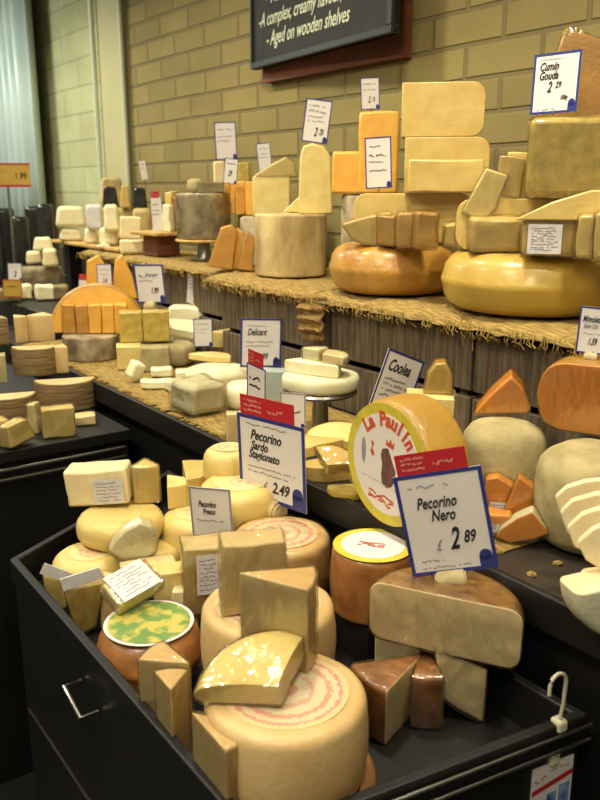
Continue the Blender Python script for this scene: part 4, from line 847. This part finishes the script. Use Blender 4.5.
# left board with two rows of pale halves
q0, q1 = at(54, 245, Z=1.318), at(112, 243, Z=1.318); X0, X1 = q0.x, q1.x; Yb = (q0.y+q1.y)/2
X0, X1 = at(58, 242, Y=Yb+.03).x, at(121, 242, Y=Yb+.03).x
lb = sbox('serving_board', X0-.03, X1+.02, Yb, Yb+.24, 1.303, 1.318, M['plank_h'], .004); tag(lb, 'long light wooden board carrying two rows of white half cheeses', 'board')
for s_ in (0, 1):
    bl = sbox('board_support', (X0+.02, X1-.06)[s_], (X0+.08, X1-.0)[s_], Yb+.05, Yb+.2, CT, 1.3025, M['plank_h'] if s_ else M['black'], .004); tag(bl, ('dark upright block under the left end of the long board', 'light upright block under the right end of the long board')[s_], 'block')
for (x0, x1, y0, y1, zb_, nm) in ((60, 83, 229, 244, 1.3185, 'left white half cheese in the lower row on the long board'), (85, 98, 229, 244, 1.3185, 'middle white half cheese in the lower row on the long board'), (99, 119, 228, 244, 1.3185, 'right white half cheese in the lower row on the long board'), (56, 87, 207, 228, None, 'left white half cheese in the upper row on the long board'), (104, 120, 205, 227, None, 'right white half cheese in the upper row on the long board')):
    rear('white_half_cheese', nm, 'half cheese', x0, x1, y0, y1, Yb+.03, .07, 'white', taper=.22, bevel=.02, Zb=zb_ or at(80, 228.5, Y=Yb+.03).z)
rear('pink_label_cheese', 'pale pinkish wrapped piece in the upper row on the long board', 'cheese piece', 87, 103, 205, 225, Yb+.03, .06, 'print', Zb=at(80, 228.5, Y=Yb+.03).z, bevel=.012)
rear('pale_cheese_block', 'cream block upright right of the white half cheeses', 'cheese block', 120, 141, 218, 240, 1.45, .07, 'cream', roll=4, Zb=at(133, 241, Y=1.43).z)
rear('pale_cheese_block', 'square cream block below the small light board at left', 'cheese block', 121, 145, 241, 265, 1.40, .07, 'cream', Zb=MS)
rear('white_cheese_piece', 'white triangular piece left of the square cream block', 'cheese piece', 97, 115, 246, 268, 1.38, .03, 'white', Zb=MS, taper=.7, roll=12)
rear('grey_cheese_piece', 'grey wrapped piece behind the square cream block', 'cheese piece', 108, 122, 238, 262, 1.46, .03, 'dusty', Zb=MS, film=True)
for (x0, x1, lab) in ((96, 134, 'tan base cheese at the back left of the shelf'), (134, 153, 'tan base cheese at the back behind the small light board')):
    rear('rear_cheese', lab, 'cheese', x0, x1, 209, 240, 1.58, .14, 'tan_rind', Zb=MS, bevel=.02)
zb_ = at(120, 209, Y=1.58).z+.002
for (x0, x1, y0, mm, yy, lab) in ((100, 126, 178, 'tan_rind', 1.66, 'tan round topped cheese highest at the back left'), (103, 119, 187, 'dark_jar', 1.59, 'dark round cheese in front of the tan round topped one'), (121, 131, 186, 'yellow', 1.62, 'upright yellow wedge between the dark round cheeses'), (133, 148, 188, 'dark_jar', 1.59, 'dark round cheese right of the upright yellow wedge')):
    rear('rear_cheese', lab, 'cheese', x0, x1, y0, 209, yy, .05, mm, Zb=zb_, bevel=.018, taper=.3)
# cards
S2 = [(.8, .02, .3, 12, .007), (.62, .02, .3, 14, .006), (.5, .02, .2, 14, .006)]
card('price card reading Cumin Gouda at upper right', ((530, 115), (577, 112), (582, 48), (536, 56)), 0, (('Cumin', .13, .72, .17, 'ink', .8), ('Gouda', .13, .57, .17, 'ink', .8), ('2', .33, .36, .22, 'ink', .7), ('29', .5, .42, .13, 'ink', .8), ('100g', .62, .22, .09, 'ink', .8)), scrib=[(.9, .01, .2, 14, .005), (.07, .01, .1, 16, .006)], depthP=1.375)
card('price card slightly leaning above the tall pale slab', ((301, 141), (327, 144), (333, 101), (307, 98)), 0, (('2', .45, .16, .26, 'ink', .7), ('29', .64, .2, .18, 'ink', .7)), scrib=[(.85, .02, .3, 12, .012), (.72, .03, .3, 12, .014), (.6, .015, .2, 14, .01), (.5, .015, .3, 14, .01)], depthP=1.46, seed=3)
card('small price card high on the wall above the orange block', ((361, 110), (379, 111), (380, 76), (359, 79)), 0, (('2', .4, .22, .26, 'ink', .7), ('19', .6, .26, .18, 'ink', .7)), scrib=[(.8, .02, .3, 10, .014), (.62, .02, .3, 10, .012)], depthP=1.535, seed=4)
card('price card in front of the tall orange block', ((366, 189), (392, 188), (391, 135), (365, 139)), 0, (), scrib=[(.82, .015, .1, 12, .006), (.64, .03, .3, 14, .009), (.52, .015, .2, 14, .006), (.34, .03, .3, 10, .007)], depthP=1.36, seed=5)
card('tall price card against the brick above the row of orange slices', ((216, 160), (237, 158), (236, 122), (214, 122)), 0, (), scrib=S2, depthP=1.60, seed=6)
card('small narrow price card standing above the row of orange slices', ((223, 183), (236, 184), (239, 159), (225, 158)), 0, (('29', .3, .3, .3, 'ink', .8),), scrib=[(.8, .03, .3, 8, .02)], depthP=1.50, seed=7)
card('small price card behind the pale wedge tip', ((259, 172), (272, 170), (270, 142), (256, 144)), 0, (), scrib=S2, depthP=1.66, seed=8)
card('tilted price card reading Coolea behind the golden cheese', ((368, 408), (406, 418), (423, 364), (391, 346)), 0, (('Coolea', .12, .68, .24, 'ink', .75),), scrib=[(.55, .02, .2, 14, .012), (.46, .02, .3, 14, .012), (.37, .02, .2, 14, .012), (.28, .02, .25, 14, .012)], depthP=1.02, seed=9, logo=False)
card('larger blue edged price card left of the brie pedestal', ((240, 367), (281, 367), (282, 319), (241, 318)), 1.075, (('Delicant', .16, .66, .17, 'ink', .72), ('1.99', .42, .16, .17, 'ink', .72)), scrib=[(.85, .012, .1, 12, .006), (.52, .015, .3, 18, .007), (.44, .015, .2, 18, .007)], seed=10)
card('narrow turned price card with red header above the tall card', ((247, 404), (266, 412), (265, 372), (247, 360)), 0, (), header=.32, scrib=[(.7, .05, .2, 6, .02), (.5, .05, .2, 6, .02)], depthP=.90, seed=11, logo=False)
card('grey backed price card behind the red header of the tall card', ((281, 428), (306, 430), (305, 395), (280, 391)), 0, (), scrib=[(.5, .05, .3, 5, .015)], depthP=.93, seed=12, border='greyink')
card('price card reading Mimolette at the right picture edge', ((575, 352), (612, 356), (618, 310), (581, 305)), 0, (('Mimolette', .1, .68, .17, 'ink', .7), ('Extra Old', .14, .55, .12, 'greyink', .7), ('1.59', .3, .2, .18, 'ink', .7)), scrib=[(.43, .012, .3, 16, .006)], depthP=1.15, seed=13, peg=.16)
card('wide price card behind the pale yellow blocks at left', ((138, 303), (166, 304), (163, 265), (131, 264)), 1.19, (('1.99', .5, .26, .19, 'ink', .7),), scrib=[(.72, .05, .3, 14, .022), (.58, .02, .1, 10, .01)], seed=14, peg=.16)
card('pale price card in front of the dark crates at left', ((186, 303), (199, 303), (202, 273), (187, 272)), 1.17, (), scrib=S2, seed=15, peg=.2)
card('small price card standing on the wrapped brie', ((194, 347), (213, 346), (212, 319), (193, 318)), 1.085, (), scrib=S2, seed=16)
card('price card on the orange cheeses, right of the red headed one', ((98, 291), (113, 291), (111, 264), (96, 264)), 0, (('1.4', .35, .3, .25, 'ink', .8),), scrib=S2[:2], depthP=1.08, seed=17)
card('tiny price card with red header at the left of the orange cheeses', ((78, 297), (87, 298), (88, 280), (78, 279)), 0, (), header=.3, scrib=[(.5, .1, .3, 5, .03)], depthP=1.04, seed=18, logo=False)
card('red topped white price card on the small light board', ((153, 231), (163, 231), (161, 198), (150, 198)), 0, (), header=.2, scrib=S2, depthP=1.42, seed=19, border=None, logo=False)
card('tiny white price card against the brick at upper left', ((142, 180), (148, 180), (145, 161), (138, 161)), 0, (), scrib=S2[:2], depthP=1.66, seed=20, border=None, logo=False)
card('small price card above the yellow tag at the far left', ((8, 281), (22, 281), (22, 263), (7, 263)), 0, (('2', .4, .25, .4, 'ink', .8),), scrib=S2[:1], depthP=1.05, seed=21)
yt = card('yellow price tag at the far left below a small card', ((3, 297), (22, 297), (22, 279), (3, 280)), 0, (), scrib=[(.6, .05, .2, 8, .02)], depthP=.95, seed=22, border='red', logo=False); yt.data.materials[0] = M['yellow_sign']
q = at(8, 187, Y=1.22); k = mpp(q); t = empty('yellow_shelf_sign', (q.x, q.y, 1.10), facing(q)); tag(t, 'yellow sign with red edges on a thin post at the far left', 'sign')
zr = q.z-1.10
bm = bmesh.new(); abox(bm, -22*k, 22*k, -.006, 0, zr, zr+23*k); sf = link('sign_face', bm, M['yellow_sign'], t)
bm = bmesh.new(); abox(bm, -22*k, 22*k, -.0075, -.0062, zr, zr+2.2*k); link('red_edge', bm, M['red'], t)
bm = bmesh.new(); abox(bm, -22*k, 22*k, -.0075, -.0062, zr+21.5*k, zr+23*k); link('red_edge', bm, M['red'], t)
text_part('sign_price', '1.99', .04, (7*k, -.007, zr+8*k), M['ink'], t, 0, .8, .0006)
bm = bmesh.new(); strokes(bm, -20*k, 0, zr+15*k, .004, -.0068, 18, .0015, 5); link('sign_print', bm, M['greyink'], t)
bm = bmesh.new(); tube(bm, [(0, .006, -.1), (0, .006, zr+.02)], .006); link('sign_post', bm, M['steel'], t, smooth=50)

# ================================================================ side counter stacks
def basket(name, label, x, y, Z, wpx, h, ang=180, dirn=270, m='pecorino', rind='basket', Rm=None, film=False):
    return wedge(name, label, 'half cheese wheel' if ang > 120 else 'cheese wedge', x, y, Z, wpx/2, ang, dirn=dirn, m=m, rind=rind, h=h, bev=.004, top=0, Rm=Rm, film=film)
Hh = .082
basket('basket_rind_half', 'basket marked brown half wheel lowest at the right of the stack', 67, 408, WT, 60, Hh)
basket('basket_rind_half', 'basket marked brown half wheel lowest at the picture edge', 10, 425, WT, 56, Hh)
basket('basket_rind_half', 'brown half wheel in the middle layer of the left stack', 36, 374, WT+Hh+.001, 46, Hh, dirn=262)
basket('basket_rind_wedge', 'tan wedge at the right end of the middle layer', 62, 372, WT+Hh+.001, 36, Hh, 60, 250, 'pecorino', 'pecorino_rind')
basket('basket_rind_wedge', 'blue grey sided wedge at the edge of the middle layer', 2, 382, WT+Hh+.001, 36, Hh, 60, 240, 'dusty', 'dusty')
basket('basket_rind_wedge', 'large tan wedge on the right of the top layer', 43, 340, WT+2*Hh+.002, 50, Hh, 62, 262, 'pecorino', 'pecorino_rind')
basket('basket_rind_wedge', 'narrow tan wedge in the middle of the top layer', 20, 342, WT+2*Hh+.002, 40, Hh, 40, 290, 'pecorino', 'pecorino_rind')
basket('basket_rind_wedge', 'greyish wedge at the picture edge of the top layer', 2, 344, WT+2*Hh+.002, 40, Hh, 50, 262, 'dusty', 'basket')
block('cheese_block', 'shiny pale square block at the front edge of the side counter', 'cheese block', 60, 438, WT, 31, 28, .04, 4, 'pale', film=True)
block('cheese_block', 'low tan block right behind the shiny square block', 'cheese block', 86, 426, WT, 20, None, .05, 0, 'pecorino', h=.025)
block('cheese_wedge', 'wrapped pale wedge lying front left on the side counter', 'cheese wedge', 24, 448, WT, 30, 20, .05, 30, 'pale', roll=-14, film=True, taper=.3)
block('cheese_wedge', 'narrow upright wedge behind the wrapped pale one', 'cheese wedge', 33, 434, WT, 13, 28, .04, -20, 'cream', taper=.5, film=True)
block('cheese_wedge', 'pale wedge cut off by the left picture edge', 'cheese wedge', 4, 445, WT, 20, 24, .04, 20, 'pale', taper=.4, film=True)

# thin pins that carry the cards which are not in a block
bpy.context.view_layer.update(); dg = bpy.context.evaluated_depsgraph_get()
for c_ in CARDS:
    st_ = c_.matrix_world @ Vector((0, .0006, -.0015))
    for _k in range(6):
        hit, loc, _n, _i, ob, _m = bpy.context.scene.ray_cast(dg, st_, Vector((0, 0, -1)))
        if hit and (ob.parent == c_ or ob == c_): st_ = loc-Vector((0, 0, .001)); continue
        break
    g_ = c_.location.z-loc.z if hit else 9
    if hit and .004 < g_ < .5:
        bm = bmesh.new(); inv = c_.matrix_world.inverted(); tube(bm, [inv @ (c_.location+Vector((0, 0, .004))), inv @ Vector((c_.location.x, c_.location.y, loc.z))], .0016, 6); link('card_pin', bm, M['steel'], c_)
# ================================================================ camera and light
cd = bpy.data.cameras.new('camera'); cd.sensor_fit = 'VERTICAL'; cd.sensor_height = 36; cd.lens = F*36/800
cam = bpy.data.objects.new('camera', cd); C.objects.link(cam); cam.location = EYE
cam.rotation_euler = Matrix((rt, upv, -fw)).transposed().to_euler(); cd.clip_start = .02
cd.dof.use_dof = True; cd.dof.focus_distance = 1.5; cd.dof.aperture_fstop = 6.3
bpy.context.scene.camera = cam
def lamp(name, loc, energy, size, col, tgt=None, spot=None):
    l = bpy.data.lights.new(name, 'AREA'); l.shape = 'DISK'; l.size = size; l.energy = energy; l.color = col
    if spot: l.spread = R(spot)
    o = bpy.data.objects.new(name, l); C.objects.link(o); o.location = loc
    d = (Vector(tgt)-Vector(loc)) if tgt else Vector((0, 0, -1)); o.rotation_euler = d.to_track_quat('-Z', 'Y').to_euler(); return o
warm = (1, .91, .70)
for i, x in enumerate((-4.2, -3.2, -2.2, -1.2, -.3)):
    lamp('ceiling_downlight', (x, .85, 2.7), 7.5, .14, warm, (x, 1.35, 1.2), 120)
for x in (-2.4, -.9, .3): lamp('aisle_light', (x, -.5, 2.8), 23, .5, (1, .90, .70))
lamp('end_light', (-5.0, .5, 2.8), 36, .6, (.92, 1, .86))
w = bpy.data.worlds.new('world'); bpy.context.scene.world = w; w.use_nodes = True
w.node_tree.nodes['Background'].inputs[0].default_value = (1, .92, .72, 1); w.node_tree.nodes['Background'].inputs[1].default_value = .2
vs_ = bpy.context.scene.view_settings; vs_.view_transform = 'Standard'; vs_.look = 'None'; vs_.exposure = .28; vs_.gamma = 1
